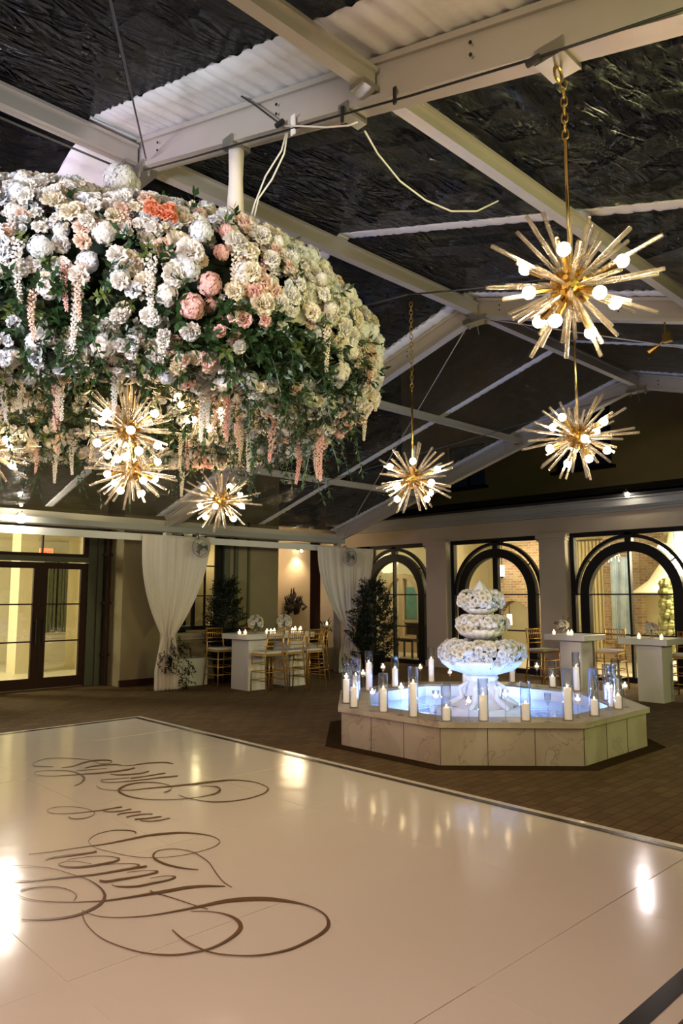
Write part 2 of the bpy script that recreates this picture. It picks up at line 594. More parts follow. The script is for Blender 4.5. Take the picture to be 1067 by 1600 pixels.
# ------------------------------------------------------------------ left building (the wall with the glass double door)
YD = 13.3
wl = MB()
wl.box(-6, YD, 0, 2.3, YD + 0.3, 4.7)          # left of the door
wl.box(2.3, YD, 2.95, 6.3, YD + 0.3, 4.7)      # over the door
wl.box(6.3, YD, 0, 6.52, YD + 0.3, 4.7)
wl.box(6.52, 12.62, 0, 7.42, YD + 0.3, 4.7)    # pier standing forward
wl.box(7.42, 12.62, 0, 8.72, 12.9, 0.92)
wl.box(7.42, 12.62, 2.95, 8.72, 12.9, 4.7)
wl.box(8.72, 12.62, 0, 10.2, 12.9, 4.7)
wl.box(10.0, 12.9, 0, 10.2, 16.0, 4.7)
wl.box(-6, YD + 0.3, 4.5, 10.2, 20, 4.7)
struct(wl.obj('wall_left', M['stucco']))
struct(MB().box(10.2, 15.2, 0, 14.4, 15.4, 3.5).obj('wall_left', M['stucco_warm']))
t = MB()
t.box(6.30, 13.18, 0, 6.40, 13.3, 2.95).box(6.44, 13.12, 0, 6.5, 13.3, 2.95)
t.box(9.0, 12.56, 0, 9.08, 12.62, 3.2).box(9.35, 12.58, 0, 9.4, 12.62, 3.2).box(8.72, 12.54, 0, 8.86, 12.62, 3.0)
struct(t.obj('trim_1', M['grey_trim']))
struct(MB().box(6.5, 12.56, 0, 7.42, 12.62, 0.12).box(8.72, 12.56, 0, 10.22, 12.62, 0.12).obj('baseboard_left', M['dark_wood']))
struct(MB().box(10.9, 12.2, 0, 11.06, 12.36, 3.0).obj('trim_2', M['dark_wood']))
pp = MB()
pp.tube([(6.43, 13.02, 0.02), (6.43, 13.02, 2.9)], 0.035, 10)
for z in (0.55, 1.5, 2.4):
    pp.box(6.36, 13.0, z, 6.5, 13.12, z + 0.04)
tag(pp.obj('downpipe', M['dark_wood']), 'dark brown downpipe in the corner right of the glass double door', 'pipe')

# double door with transom
def glazed_door(x0, x1, y, name='door_leaf', bars=(0.84, 1.5), side=1):
    o = MB()
    o.box(x0, y, 0.02, x0 + 0.12, y + 0.06, 2.25).box(x1 - 0.12, y, 0.02, x1, y + 0.06, 2.25)
    o.box(x0 + 0.12, y, 0.02, x1 - 0.12, y + 0.06, 0.2).box(x0 + 0.12, y, 2.14, x1 - 0.12, y + 0.06, 2.25)
    for z in bars:
        o.box(x0 + 0.12, y + 0.01, z - 0.012, x1 - 0.12, y + 0.05, z + 0.012)
    lf = o.obj(name, M['dark_wood'])
    MB().box(x0 + 0.12, y + 0.025, 0.2, x1 - 0.12, y + 0.035, 2.14).obj('glass_pane', M['glass'], lf)
    hx = x1 - 0.06 if side == 1 else x0 + 0.06
    h = MB().tube([(hx, y - 0.07, 0.8), (hx, y - 0.07, 1.25)], 0.014, 8)
    h.tube([(hx, y, 0.84), (hx, y - 0.07, 0.84)], 0.009, 6).tube([(hx, y, 1.2), (hx, y - 0.07, 1.2)], 0.009, 6)
    h.obj('pull_handle', M['black'], lf)
    hg = MB()
    ex = x0 + 0.005 if side == 1 else x1 - 0.005
    for z in (0.3, 1.1, 1.9):
        hg.tube([(ex, y - 0.01, z), (ex, y - 0.01, z + 0.1)], 0.011, 6)
    hg.obj('hinge', M['black'], lf)
    return lf
fr = MB()
fr.box(2.3, 13.24, 0, 2.42, 13.4, 2.95).box(6.14, 13.24, 0, 6.3, 13.4, 2.95).box(4.3, 13.24, 0, 4.42, 13.4, 2.95)
fr.box(2.42, 13.22, 2.27, 6.14, 13.4, 2.36).box(2.42, 13.24, 2.88, 6.14, 13.4, 2.95)
d1 = struct(fr.obj('door_1', M['grey_trim']))
tf = MB()
for a, b in ((2.42, 4.3), (4.42, 6.14)):
    tf.box(a, 13.26, 2.36, b, 13.32, 2.42).box(a, 13.26, 2.84, b, 13.32, 2.88)
    tf.box(a, 13.26, 2.42, a + 0.04, 13.32, 2.84).box(b - 0.09, 13.26, 2.42, b, 13.32, 2.84)
    tf.box((a + b) / 2 - 0.012, 13.26, 2.42, (a + b) / 2 + 0.012, 13.32, 2.84)
tf.obj('transom_frame', M['dark_wood'], d1)
MB().box(2.42, 13.30, 2.4, 6.14, 13.31, 2.86).obj('glass_pane', M['glass'], d1)
for a, b, s in ((4.42, 5.27, 1), (5.28, 6.14, -1), (2.42, 3.36, 1), (3.37, 4.3, -1)):
    l = glazed_door(a, b, 13.28, side=s)
    l.parent = d1
# window behind the first drape
wf = MB()
wf.box(7.42, 12.6, 0.92, 7.52, 12.76, 2.95).box(8.62, 12.6, 0.92, 8.72, 12.76, 2.95)
wf.box(7.52, 12.6, 0.98, 8.62, 12.76, 1.06).box(7.52, 12.6, 2.85, 8.62, 12.76, 2.95)
wf.box(8.04, 12.62, 1.06, 8.09, 12.7, 2.85).box(8.32, 12.63, 1.06, 8.34, 12.69, 2.85).box(7.78, 12.63, 1.06, 7.8, 12.69, 2.85)
for z in (1.65, 2.25):
    wf.box(7.52, 12.63, z - 0.012, 8.62, 12.69, z + 0.012)
wf2 = struct(wf.obj('window_4', M['dark_frame']))
MB().box(7.52, 12.66, 1.06, 8.62, 12.67, 2.85).obj('glass_pane', M['glass'], wf2)
MB().box(7.36, 12.5, 0.86, 8.78, 12.64, 0.93).box(7.4, 12.54, 0.80, 8.74, 12.62, 0.86).obj('window_sill', M['stucco_pale'], wf2)

# room behind the double door
rm = MB()
rm.box(-2, 19.0, 0, 8.8, 19.2, 3.2).box(-2.2, 13.6, 0, -2, 19.2, 3.2).box(8.6, 16.8, 0, 8.8, 19.2, 3.2).box(7.3, 13.6, 0, 7.5, 16.8, 3.2)
rm.box(pl(28, 950, 1, 16).x, 16.0, 0, pl(56, 950, 1, 16).x, 16.5, 3.2)
struct(rm.obj('wall_room', M['room_wall']))
struct(MB().box(-2.2, 13.6, 3.05, 8.8, 19.2, 3.2).obj('ceiling_room', M['room_wall']))
struct(MB().box(-2.2, 13.35, 0.0, 8.8, 19.2, 0.02).obj('floor_room', M['room_floor']))
xa_, xb_ = pl(70, 900, 1, 18.2).x, pl(108, 900, 1, 18.2).x
g = MB()
for i in range(24):
    x = xa_ + (xb_ - xa_) * i / 24
    g.box(x, 18.2 + 0.05 * math.sin(i * 1.7), 0.75, x + (xb_ - xa_) / 24, 18.26 + 0.05 * math.sin(i * 1.7), 2.5)
tag(g.obj('window_curtain', M['slate_drape']), 'dark olive curtain hanging in the lit room, seen through the right door leaf', 'curtain')
tag(MB().box(xa_ - .2, 18.3, 0.02, xb_ + .1, 18.6, 0.66).box(xa_ - .24, 18.26, 0.62, xb_ + .14, 18.64, 0.7).obj('low_cabinet', M['room_wall']), 'low cream cabinet under the olive curtain inside the lit room', 'cabinet')
ex = thing('exit_sign', 'small red EXIT sign glowing behind the transom over the double door', 'sign', (pl(73, 857, 1, 14.6).x, 14.6, 2.42))
MB().box(-0.13, 0, 0, 0.13, 0.04, 0.17).obj('sign_body', M['exit_red'], ex)
tcu = bpy.data.curves.new('lettering', 'FONT')
tcu.body = 'EXIT'
tcu.size = 0.11
tcu.align_x = 'CENTER'
tcu.extrude = 0.002
to0 = bpy.data.objects.new('lettering', tcu)
col.objects.link(to0)
bpy.context.view_layer.update()
tme = bpy.data.meshes.new_from_object(to0.evaluated_get(bpy.context.evaluated_depsgraph_get()))
bpy.data.objects.remove(to0)
tme.materials.clear()
tme.materials.append(M['white_paint'])
to = bpy.data.objects.new('lettering', tme)
col.objects.link(to)
to.parent = ex
to.location = (0, -0.003, 0.05)
to.rotation_euler = (PI / 2, 0, 0)
# room behind the window
struct(MB().box(7.5, 16.6, 0, 10.0, 16.8, 3.2).obj('wall_room', M['room_wall']))
pa = thing('wall_picture', 'teal picture in the room behind the first drape', 'picture', (8.6, 16.55, 1.0))
MB().box(-0.8, 0, 0, 0.8, 0.04, 1.1).obj('canvas', M['teal'], pa)
MB().box(-0.85, 0.0, -0.05, 0.85, 0.03, 0.0).box(-0.85, 0, 1.1, 0.85, 0.03, 1.15).box(-0.85, 0, 0, -0.8, 0.03, 1.1).box(0.8, 0, 0, 0.85, 0.03, 1.1).obj('picture_frame', M['dark_frame'], pa)

# ------------------------------------------------------------------ arcade building on the right
XA = 13.8
centers = [12.55, 9.49, 6.42]
HW = 1.235
HEADZ = 2.93
wa = MB()
edges = []
for c in centers:
    edges += [c + HW, c - HW]
ys = [13.4] + edges + [-6]
for i in range(0, len(ys), 2):
    wa.box(XA, ys[i + 1], 0, XA + 0.35, ys[i], HEADZ)
wa.box(XA, -6, HEADZ, XA + 0.35, 14.4, 3.3)
wa.box(XA, 13.4, 0, XA + 0.35, 15.2, HEADZ)
struct(wa.obj('wall_right', M['stucco_pale']))
pc = MB()
for (a, b) in ((11.315, 10.725), (8.255, 7.655), (5.185, 4.4)):
    pc.box(XA - 0.12, b, 0, XA, a, 2.78)
    pc.box(XA - 0.15, b - 0.03, 2.78, XA, a + 0.03, 2.82).box(XA - 0.17, b - 0.05, 2.84, XA, a + 0.05, 2.94).box(XA - 0.13, b, 2.82, XA, a, 2.84)
    pc.box(XA - 0.15, b - 0.03, 0, XA, a + 0.03, 0.14)
struct(pc.obj('trim_3', M['stucco_pale']))
cn = MB()
cn.box(XA - 0.10, -6, 3.28, XA, 14.4, 3.33).box(XA - 0.16, -6, 3.33, XA, 14.4, 3.37).box(XA - 0.22, -6, 3.37, XA, 14.4, 3.50).box(XA - 0.30, -6, 3.50, XA, 14.4, 3.53)
struct(cn.obj('trim_4', M['cornice']))
rf = MB()
rf.box(XA - 0.38, -6, 3.53, XA + 0.2, 14.6, 3.62)
rf.add([(XA - 0.38, -6, 3.62), (XA - 0.38, 14.6, 3.62), (17.6, 14.6, 4.4), (17.6, -6, 4.4), (XA - 0.38, -6, 3.58), (XA - 0.38, 14.6, 3.58), (17.6, 14.6, 4.36), (17.6, -6, 4.36)],
       [(0, 3, 2, 1), (4, 5, 6, 7), (0, 1, 5, 4), (1, 2, 6, 5), (2, 3, 7, 6), (3, 0, 4, 7)])
struct(rf.obj('ceiling_roof', M['roof_dark']))
# upper storey set back
uw = MB()
XU = 17.6
def yz(x, y, X=XU):
    p = pl(x, y, 0, X)
    return p.y, p.z
wins = []
for (x0, y0, x1, y1) in ((868, 630, 952, 738), (700, 690, 757, 766)):
    ya, za = yz(x0, y1)
    yb, zb = yz(x1, y0)
    wins.append((yb, ya, za, zb))
wins.sort()
prev = -8
for (b, a, z0, z1) in wins:
    uw.box(XU, prev, 3.6, XU + 0.3, b, 10)
    uw.box(XU, b, 3.6, XU + 0.3, a, z0).box(XU, b, z1, XU + 0.3, a, 10)
    prev = a
uw.box(XU, prev, 3.6, XU + 0.3, 15.5, 10)
struct(uw.obj('wall_back', M['stucco']))
for i, (b, a, z0, z1) in enumerate(wins):
    f = MB()
    f.box(XU + 0.1, b, z0, XU + 0.18, b + 0.07, z1).box(XU + 0.1, a - 0.07, z0, XU + 0.18, a, z1)
    f.box(XU + 0.1, b, z0, XU + 0.18, a, z0 + 0.07).box(XU + 0.1, b, z1 - 0.07, XU + 0.18, a, z1)
    f.box(XU + 0.1, (a + b) / 2 - 0.03, z0, XU + 0.16, (a + b) / 2 + 0.03, z1).box(XU + 0.1, b, (z0 + z1) / 2 - 0.02, XU + 0.16, a, (z0 + z1) / 2 + 0.02)
    f.box(XU - 0.1, b - 0.1, z0 - 0.08, XU + 0.1, a + 0.1, z0)
    fo = struct(f.obj('window_%d' % (5 + i), M['dark_frame']))
    MB().box(XU + 0.14, b, z0, XU + 0.15, a, z1).obj('glass_pane', M['glass'], fo)

# arched windows
def arc_band(mb, yc, zc, r0, r1, a0, a1, x0, x1, n=28):
    vs = []
    for i in range(n + 1):
        a = a0 + (a1 - a0) * i / n
        for r in (r0, r1):
            for x in (x0, x1):
                vs.append((x, yc + r * math.cos(a), zc + r * math.sin(a)))
    fs = []
    for i in range(n):
        o = i * 4
        p = o + 4
        fs += [(o, o + 1, p + 1, p), (o + 2, p + 2, p + 3, o + 3), (o, p, p + 2, o + 2), (o + 1, o + 3, p + 3, p + 1)]
    fs += [(0, 2, 3, 1), (n * 4, n * 4 + 1, n * 4 + 3, n * 4 + 2)]
    mb.add(vs, fs)
ZC = 1.68
for i, c in enumerate(centers):
    f = MB()
    x0, x1 = XA + 0.08, XA + 0.2
    f.box(x0, c - HW, 0, x1, c - HW + 0.09, HEADZ).box(x0, c + HW - 0.09, 0, x1, c + HW, HEADZ)
    f.box(x0, c - HW + 0.09, HEADZ - 0.09, x1, c + HW - 0.09, HEADZ)
    arc_band(f, c, ZC, 1.10, 1.17, 0, PI, x0 + 0.01, x1 - 0.01)
    f.box(x0, c - 0.065, ZC + 0.98, x1, c + 0.065, HEADZ - 0.05)
    for a in (R(38), R(142)):
        d = Vector((0, math.cos(a), math.sin(a)))
        f.tube([Vector((x0 + 0.06, c, ZC)) + d * 0.98, Vector((x0 + 0.06, c, ZC)) + d * 1.13], 0.016, 6)
    for s in (-1, 1):
        ya, yb = sorted((c + s * 1.0, c + s * 1.15))
        for z in (0.9, ZC):
            f.box(x0 + 0.03, ya, z - 0.014, x1 - 0.03, yb, z + 0.014)
        f.box(x0, min(c + s * 1.0, c + s * 1.15), 0, x1, max(c + s * 1.0, c + s * 1.15), 0.1)
    wo = struct(f.obj('window_%d' % (i + 1), M['dark_frame']))
    g = MB()
    arc_band(g, c, ZC, 0.83, 1.02, 0, PI, x0 - 0.03, x1)
    for s in (-1, 1):
        ya, yb = sorted((c + s * 0.83, c + s * 1.02))
        g.box(x0 - 0.03, ya, 0, x1, yb, ZC)
    g.box(x0, c - 0.83, 0, x1, c + 0.83, 0.1)
    cw = 0.065 if i == 1 else 0.022
    g.box(x0, c - cw, 0.1, x1 - 0.02, c + cw, ZC + 0.84)
    for z in (0.9, ZC):
        g.box(x0 + 0.02, c - 0.84, z - 0.014, x1 - 0.03, c + 0.84, z + 0.014)
    g.obj('arched_door', M['dark_frame'], wo)
    MB().box(x0 + 0.05, c - HW + 0.05, 0.05, x0 + 0.058, c + HW - 0.05, HEADZ - 0.05).obj('glass_pane', M['glass'], wo)

# rooms behind the arcade
ra = MB()
ra.box(18.6, 2.5, 0, 18.8, 16.0, 3.3)
ra.box(14.2, 2.5, 0, 18.6, 2.6, 3.3)
ra.box(16.4, 13.0, 0, 18.6, 13.1, 3.3)
ra.box(14.2, 17.4, 0, 16.6, 17.5, 3.3)
struct(ra.obj('wall_room', M['room_wall']))
struct(MB().box(14.15, 2.5, 3.15, 18.8, 17.5, 3.3).obj('ceiling_room', M['room_wall']))
struct(MB().box(14.0, 2.5, 0.0, 18.8, 17.5, 0.03).obj('floor_room', M['room_floor']))
# brick parts seen in the third window
bm = MB()
def ybox(mb, px0, px1, X, X1, z0, z1):
    ya_, yb_ = sorted((pl(px0, 930, 0, X).y, pl(px1, 930, 0, X).y))
    mb.box(X, ya_, z0, X1, yb_, z1)
ybox(bm, 944, 958, 17.6, 17.9, 0.03, 3.15)
ybox(bm, 958, 1001, 17.7, 17.95, 0.03, 3.15)
ybox(bm, 1001, 1036, 17.75, 17.95, 1.75, 3.15)
struct(bm.obj('wall_brick', M['brick']))
# brick wall with an arch in the middle window
b2 = MB()
XB = 17.15
yc_ = pl(803, 975, 0, XB).y
zc_ = 1.0
ra_ = 0.52
arc_band(b2, yc_, zc_, ra_, ra_ + .14, 0, PI, XB - .05, XB + .2)
yl_, yr_ = pl(781, 930, 0, XB).y, pl(852, 930, 0, XB).y
b2.box(XB, yr_, 0.03, XB + .25, yc_ - ra_, 3.15).box(XB, yc_ + ra_, 0.03, XB + .25, yl_ + .12, 3.15)
n = 20
for k in range(n):
    a0, a1 = PI * k / n, PI * (k + 1) / n
    y0, y1 = yc_ + ra_ * math.cos(a1), yc_ + ra_ * math.cos(a0)
    zz = zc_ + ra_ * min(math.sin(a0), math.sin(a1))
    b2.box(XB, y0, zz, XB + .25, y1, 3.15)
struct(b2.obj('wall_brick', M['brick']))
for (px_, py_, X_, lab) in ((784, 892, 16.9, 'glowing wall sconce high beside the brick wall in the middle arch'), (796, 968, 17.9, 'glowing lantern inside the brick arch behind the middle window')):
    pq = pl(px_, py_, 0, X_)
    s_ = thing('wall_sconce', lab, 'lamp', tuple(pq), 0, 'sconces in the brick room')
    MB().lathe([(0.001, -.15), (0.07, -.15), (0.07, 0.15), (0.001, 0.15)], n=12).obj('lamp_shade', M['globe'], s_, True)
    MB().tube([(0, 0, .15), (0, 0, 3.1 - pq.z)], .012, 6).lathe([(0.03, -0.2), (0.05, -.15), (0.001, -.15)], n=10).obj('bracket', M['dark_frame'], s_)

# third window: curtain, blue hanging, canopy, tree, globes, lattice
g = MB()
for k in range(30):
    y = pl(943, 930, 0, 18.3).y + 0.035 * k
    g.tube([(18.3 + 0.03 * math.sin(k * 2.1), y - 0, 0.05), (18.3 + 0.03 * math.sin(k * 2.1), y, 3.1)], 0.03, 6)
tag(g.obj('window_curtain', M['room_wall']), 'long yellow curtain at the back of the room behind the third arch', 'curtain')
ya, za = yz(958, 1000, 17.3)
yb, zb = yz(985, 870, 17.3)
g = MB()
nn = 14
for k in range(nn):
    y = yb + (ya - yb) * k / nn
    g.box(17.28 + 0.03 * math.sin(k), y, za, 17.32 + 0.03 * math.sin(k), y + (ya - yb) / nn, zb)
tag(g.obj('blue_hanging', M['blue_panel']), 'pale blue cloth hanging beside the brick pillar inside the third arch', 'cloth')
yc, zc = yz(1066, 925, 17.0)
g = MB().lathe([(1.05, 0.0), (1.03, 0.04), (0.70, 0.28), (0.45, 0.65), (0.30, 1.0), (0.22, 1.38), (0.001, 1.40)], (17.0, yc, zc - 0.02), 36)
tag(g.obj('white_canopy', M['white_cone'], smooth=True), 'flared white cone-shaped canopy in the room behind the third arch', 'canopy')
yc, zc = yz(1046, 868, 15.9)
for k, (px, py) in enumerate(((1036, 858), (1050, 875))):
    y_, z_ = yz(px, py, 15.9)
    gg = thing('pendant_globe', ('round white glass globe lamp hanging in the third arch, left one', 'round white glass globe lamp hanging in the third arch, lower right one')[k], 'lamp', (15.9 + 0.15 * k, y_, z_), 0, 'globe pendants')
    MB().sphere((0, 0, 0), 0.13, 18, 12).obj('globe', M['globe'], gg, True)
    MB().tube([(0, 0, 0.13), (0, 0, 3.14 - z_)], 0.006, 6).obj('hanging_rod', M['dark_frame'], gg)
pq = pl(1047, 1000, 0, 15.6)
tp = thing('topiary_tree', 'pale mossy topiary tree inside the right half of the third arch', 'plant', (pq.x, pq.y, 0.03))
MB().lathe([(0.001, 0), (.16, 0), (.2, .3), (.17, .3), (0.001, .28)], n=20).obj('planter', M['stone_white'], tp, True)
rdt = random.Random(4)
g = MB()
for k in range(26):
    zt = .35 + 1.6 * k / 25
    rt_ = (.22 + .05 * math.sin(k * 1.9)) * (1 - .35 * k / 25)
    for q_ in range(7):
        aa = q_ * .9 + k
        g.sphere((rt_ * .62 * math.cos(aa), rt_ * .62 * math.sin(aa), zt + rdt.uniform(-.03, .03)), rdt.uniform(.05, .09), 6, 4)
g.obj('foliage', mat('pale_moss', (0.30, 0.30, 0.13), 0.9, noise=0.5, nscale=15), tp)
lat = MB()
y0_, z0_ = yz(912, 975, 15.0)
y1_, z1_ = yz(896, 902, 15.0)
for i_ in range(3):
    for j_ in range(7):
        cy = y0_ + (y1_ - y0_) * (i_ + .5) / 3
        cz = z0_ + (z1_ - z0_) * (j_ + .5) / 7
        hw, hh = (y1_ - y0_) / 6, (z1_ - z0_) / 14
        for (a, b) in (((0, -hh), (hw, 0)), ((hw, 0), (0, hh)), ((0, hh), (-hw, 0)), ((-hw, 0), (0, -hh))):
            lat.tube([(15.0, cy + a[0], cz + a[1]), (15.0, cy + b[0], cz + b[1])], 0.010, 5)
lat.box(14.98, y0_ - 0.02, z0_ - 0.04, 15.02, y1_ + 0.02, z0_).box(14.98, y0_ - 0.02, z1_, 15.02, y1_ + 0.02, z1_ + 0.04)
lat.box(14.98, y0_ - 0.02, 0.03, 15.02, y0_, z1_).box(14.98, y1_, 0.03, 15.02, y1_ + 0.02, z1_)
tag(lat.obj('lattice_screen', M['white_cone']), 'white lattice screen standing at the left side of the third arch', 'screen')

# French door, piano and bench behind the first window
fd = MB()
XF = 16.25
yf = pl(626, 930, 0, XF).y
rf_ = 0.62
arc_band(fd, yf, 1.55, rf_, rf_ + .12, 0, PI, XF, XF + .1)
for (a, b) in ((-rf_ - .12, -rf_), (rf_, rf_ + .12), (-.08, .08)):
    fd.box(XF, yf + a, 0.03, XF + .1, yf + b, 1.56 if abs(a) > .1 else 2.17)
fd.box(XF + .02, yf - rf_, 0.03, XF + .08, yf + rf_, 0.5).box(XF + .02, yf - rf_, 0.9, XF + .08, yf + rf_, 0.96)
tag(fd.obj('french_door', M['stucco_warm']), 'cream arched French door inside the room behind the first arch', 'door')
struct(MB().box(XF + .15, 12.9, 0.03, XF + .35, 17.5, 3.15).obj('wall_room', M['room_wall']))
tag(MB().box(XF + .11, yf - rf_ + .02, 0.97, XF + .14, yf - .1, 1.9).obj('wall_picture', M['teal']), 'teal garden view in the right leaf of the French door behind the first arch', 'picture')
pn = thing('grand_piano', 'black grand piano in the dark room behind the first arch', 'piano', (*pl(668, 1030, 0, 15.0).xy, 0.03))
MB().prism([(-0.45, -0.35), (0.5, -0.35), (0.55, 0.1), (0.2, 0.5), (-0.3, 0.45)], 0.62, 0.88).obj('piano_case', M['black'], pn)
MB().prism([(-0.47, -0.37), (0.52, -0.37), (0.57, 0.1), (0.22, 0.53), (-0.32, 0.48)], 0.88, 0.92).obj('lid', M['black'], pn)
for (x, y) in ((-0.35, -0.25), (0.4, -0.25), (0.05, 0.35)):
    MB().tube([(x, y, 0), (x, y, 0.63)], 0.03, 8, r2=0.05).obj('leg', M['black'], pn)
pb = thing('piano_bench', 'black piano bench behind the lower panes of the first arch', 'bench', (*pl(638, 1030, 0, 14.9).xy, 0.03))
MB().box(-0.17, -0.3, 0.42, 0.17, 0.3, 0.49).obj('seat', M['black'], pb)
for x in (-0.14, 0.14):
    for y in (-0.26, 0.26):
        MB().box(x - 0.02, y - 0.02, 0, x + 0.02, y + 0.02, 0.42).obj('leg', M['black'], pb)

# ------------------------------------------------------------------ tent frame
FX = [-1.8, 2.6, 7.0, 11.3]
YL, YR, YRI = 11.9, -2.0, 4.95
def rafter(mb, x, ya, yb, dz=0.0, h=0.24, w=0.12, fl=0.035):
    # an extrusion with a flange at top and bottom
    za, zb = roofz(ya) + dz, roofz(yb) + dz
    def slab(xa, xb, t0, t1):
        vs = [(xx, yy, zz + tt) for (yy, zz) in ((ya, za), (yb, zb)) for tt in (t0, t1) for xx in (xa, xb)]
        mb.add(vs, [(0, 1, 3, 2), (4, 6, 7, 5), (0, 4, 5, 1), (2, 3, 7, 6), (0, 2, 6, 4), (1, 5, 7, 3)])
    slab(x - w / 2, x + w / 2, -h, -h + fl)
    slab(x - w / 2 + 0.02, x + w / 2 - 0.02, -h + fl, -fl)
    slab(x - w / 2, x + w / 2, -fl, 0)
names = ['behind the camera', 'nearest in front', 'second in front', 'at the arcade']
tentlab = ['white aluminium tent arch behind the photographer', 'white aluminium tent arch nearest the camera, carrying the flowers and the big starburst lamp',
           'white aluminium tent arch second from the camera, its left leg inside the first drape', 'white aluminium tent arch farthest away in front of the arcade cornice']
for i, x in enumerate(FX):
    t = thing('tent_arch', tentlab[i], 'tent frame', (0, 0, 0), 0, 'tent arches')
    a = MB(); rafter(a, x, YRI + 0.02, YL); a.obj('rafter', M['alu'], t)
    a = MB(); rafter(a, x, YR, YRI - 0.02); a.obj('rafter', M['alu'], t)
    MB().box(x - 0.06, YL - 0.06, 0, x + 0.06, YL + 0.06, roofz(YL) - 0.1).obj('leg', M['alu'], t)
    MB().box(x - 0.06, YR - 0.06, 0, x + 0.06, YR + 0.06, roofz(YR) - 0.1).obj('leg', M['alu'], t)
    p = MB()
    p.box(x - 0.075, YRI - 0.16, roofz(YRI) - 0.30, x + 0.075, YRI + 0.16, roofz(YRI) - 0.24)
    for yy in (-0.12, 0.12):
        p.tube([(x, YRI + yy, roofz(YRI) - 0.34), (x, YRI + yy, roofz(YRI) - 0.28)], 0.015, 6)
    p.tube([(x - 0.02, YRI, roofz(YRI) - 0.3), (x - 0.02, YRI - 0.03, roofz(YRI) - 0.45), (x + 0.02, YRI, roofz(YRI) - 0.42)], 0.006, 5)
    p.obj('ridge_bracket', M['alu_cast'], t)
    hb = MB()
    for q in range(9):
        yy = YR + 1.0 + q * 1.4
        for dz in (-0.09, -0.15):
            hb.tube([(x - 0.061, yy, roofz(yy) + dz), (x - 0.068, yy, roofz(yy) + dz)], 0.009, 6)
    hb.obj('bolt', M['black'], t)
# purlins along the tent
PUR = [(YRI, 0.0, 'ridge purlin running the length of the tent peak'), (7.1, 0, 'slim purlin halfway up the left roof slope'), (9.5, 0, 'slim lower purlin on the left roof slope'),
       (2.43, 0, 'green-lit purlin on the right roof slope, over the big starburst lamp'), (0.2, 0, 'lower purlin on the right roof slope')]
for (y, _, lab) in PUR:
    z = roofz(y) - 0.09
    hh = 0.13 if y == YRI else 0.085
    wd = 0.09 if y == YRI else 0.07
    t = thing('roof_purlin', lab, 'beam', (0, 0, 0), 0, 'tent purlins')
    for i in range(3):
        MB().box(FX[i] + 0.06, y - wd / 2, z - hh, FX[i + 1] - 0.06, y + wd / 2, z).box(FX[i] + 0.06, y - wd / 2 - 0.02, z - 0.012, FX[i + 1] - 0.06, y + wd / 2 + 0.02, z + 0.012).obj('beam_length', M['alu'], t)
        MB().box(FX[i + 1] - 0.16, y - 0.05, z - hh - 0.03, FX[i + 1] - 0.05, y + 0.05, z - hh).obj('bracket', M['alu_cast'], t)
# eave gutter and valance
gt = thing('eave_gutter', 'white eave gutter beam along the far left side of the tent', 'beam', (0, 0, 0))
MB().box(-4, YL - 0.02, 2.80, 11.36, YL + 0.10, 3.02).obj('gutter_beam', M['alu'], gt)
MB().box(-4, YL - 0.18, 2.83, 11.36, YL - 0.02, 2.87).box(-4, YL - 0.19, 2.80, 11.36, YL - 0.17, 2.90).obj('gutter_lip', M['cornice'], gt)
g = MB()
nx = 120
vs = []
for k in range(nx + 1):
    x = -4 + 15.3 * k / nx
    for z in (2.74, 2.70, 2.62):
        vs.append((x, YL - 0.15 + 0.008 * math.sin(k * 1.3) * (2.74 - z) * 8, z))
fs = []
for k in range(nx):
    for q in range(2):
        a = k * 3 + q
        fs.append((a, a + 1, a + 4, a + 3))
g.add(vs, fs)
vl = g.obj('rolled_sidewall', M['vinyl'])
so = vl.modifiers.new('s', 'SOLIDIFY'); so.thickness = 0.03
tag(vl, 'white rolled-up vinyl sidewall band under the left eave gutter', 'tent sidewall')

# roof film per bay, with white bands
def film_panel(x0, x1, ya, yb, name='ceiling', m=None, nx=10, ny=24, amp=0.03, dz=0.015):
    g = MB()
    vs = []
    for i in range(nx + 1):
        for j in range(ny + 1):
            x = x0 + (x1 - x0) * i / nx
            y = ya + (yb - ya) * j / ny
            sag = math.sin(PI * i / nx) * amp
            vs.append((x, y, roofz(y) + dz - sag + random.uniform(-.2, .2) * amp * (0 < i < nx)))
    fs = []
    for i in range(nx):
        for j in range(ny):
            a = i * (ny + 1) + j
            fs.append((a, a + 1, a + ny + 2, a + ny + 1))
    g.add(vs, fs)
    return g.obj(name, m or M['film'], smooth=True)
for i in range(3):
    xa, xb = FX[i], FX[i + 1]
    xm = (xa + xb) / 2
    for (ya, yb) in ((YRI, YL), (YR, YRI)):
        struct(film_panel(xa + 0.2, xm - 0.05, ya, yb))
        struct(film_panel(xm + 0.05, xb - (0.42 if i == 0 else 0.2), ya, yb))
def band(x0, x1, ya, yb, lab, wr=0.012):
    g = MB()
    nx, ny = 4, 200
    vs = []
    for i in range(nx + 1):
        for j in range(ny + 1):
            x = x0 + (x1 - x0) * i / nx
            y = ya + (yb - ya) * j / ny
            vs.append((x + random.uniform(-.006, .006) * (i in (0, nx)), y, roofz(y) + 0.012 + wr * math.sin(j * 1.9 + i * 0.5 + math.sin(j * .23) * 3) + wr * random.uniform(-.4, .4)))
    fs = []
    for i in range(nx):
        for j in range(ny):
            a = i * (ny + 1) + j
            fs.append((a, a + 1, a + ny + 2, a + ny + 1))
    g.add(vs, fs)
    o = g.obj('fabric_band', M['vinyl'], smooth=True)
    s2 = o.modifiers.new('s', 'SOLIDIFY'); s2.thickness = 0.004
    tag(o, lab, 'tent roof fabric', 'white bands of the tent roof')
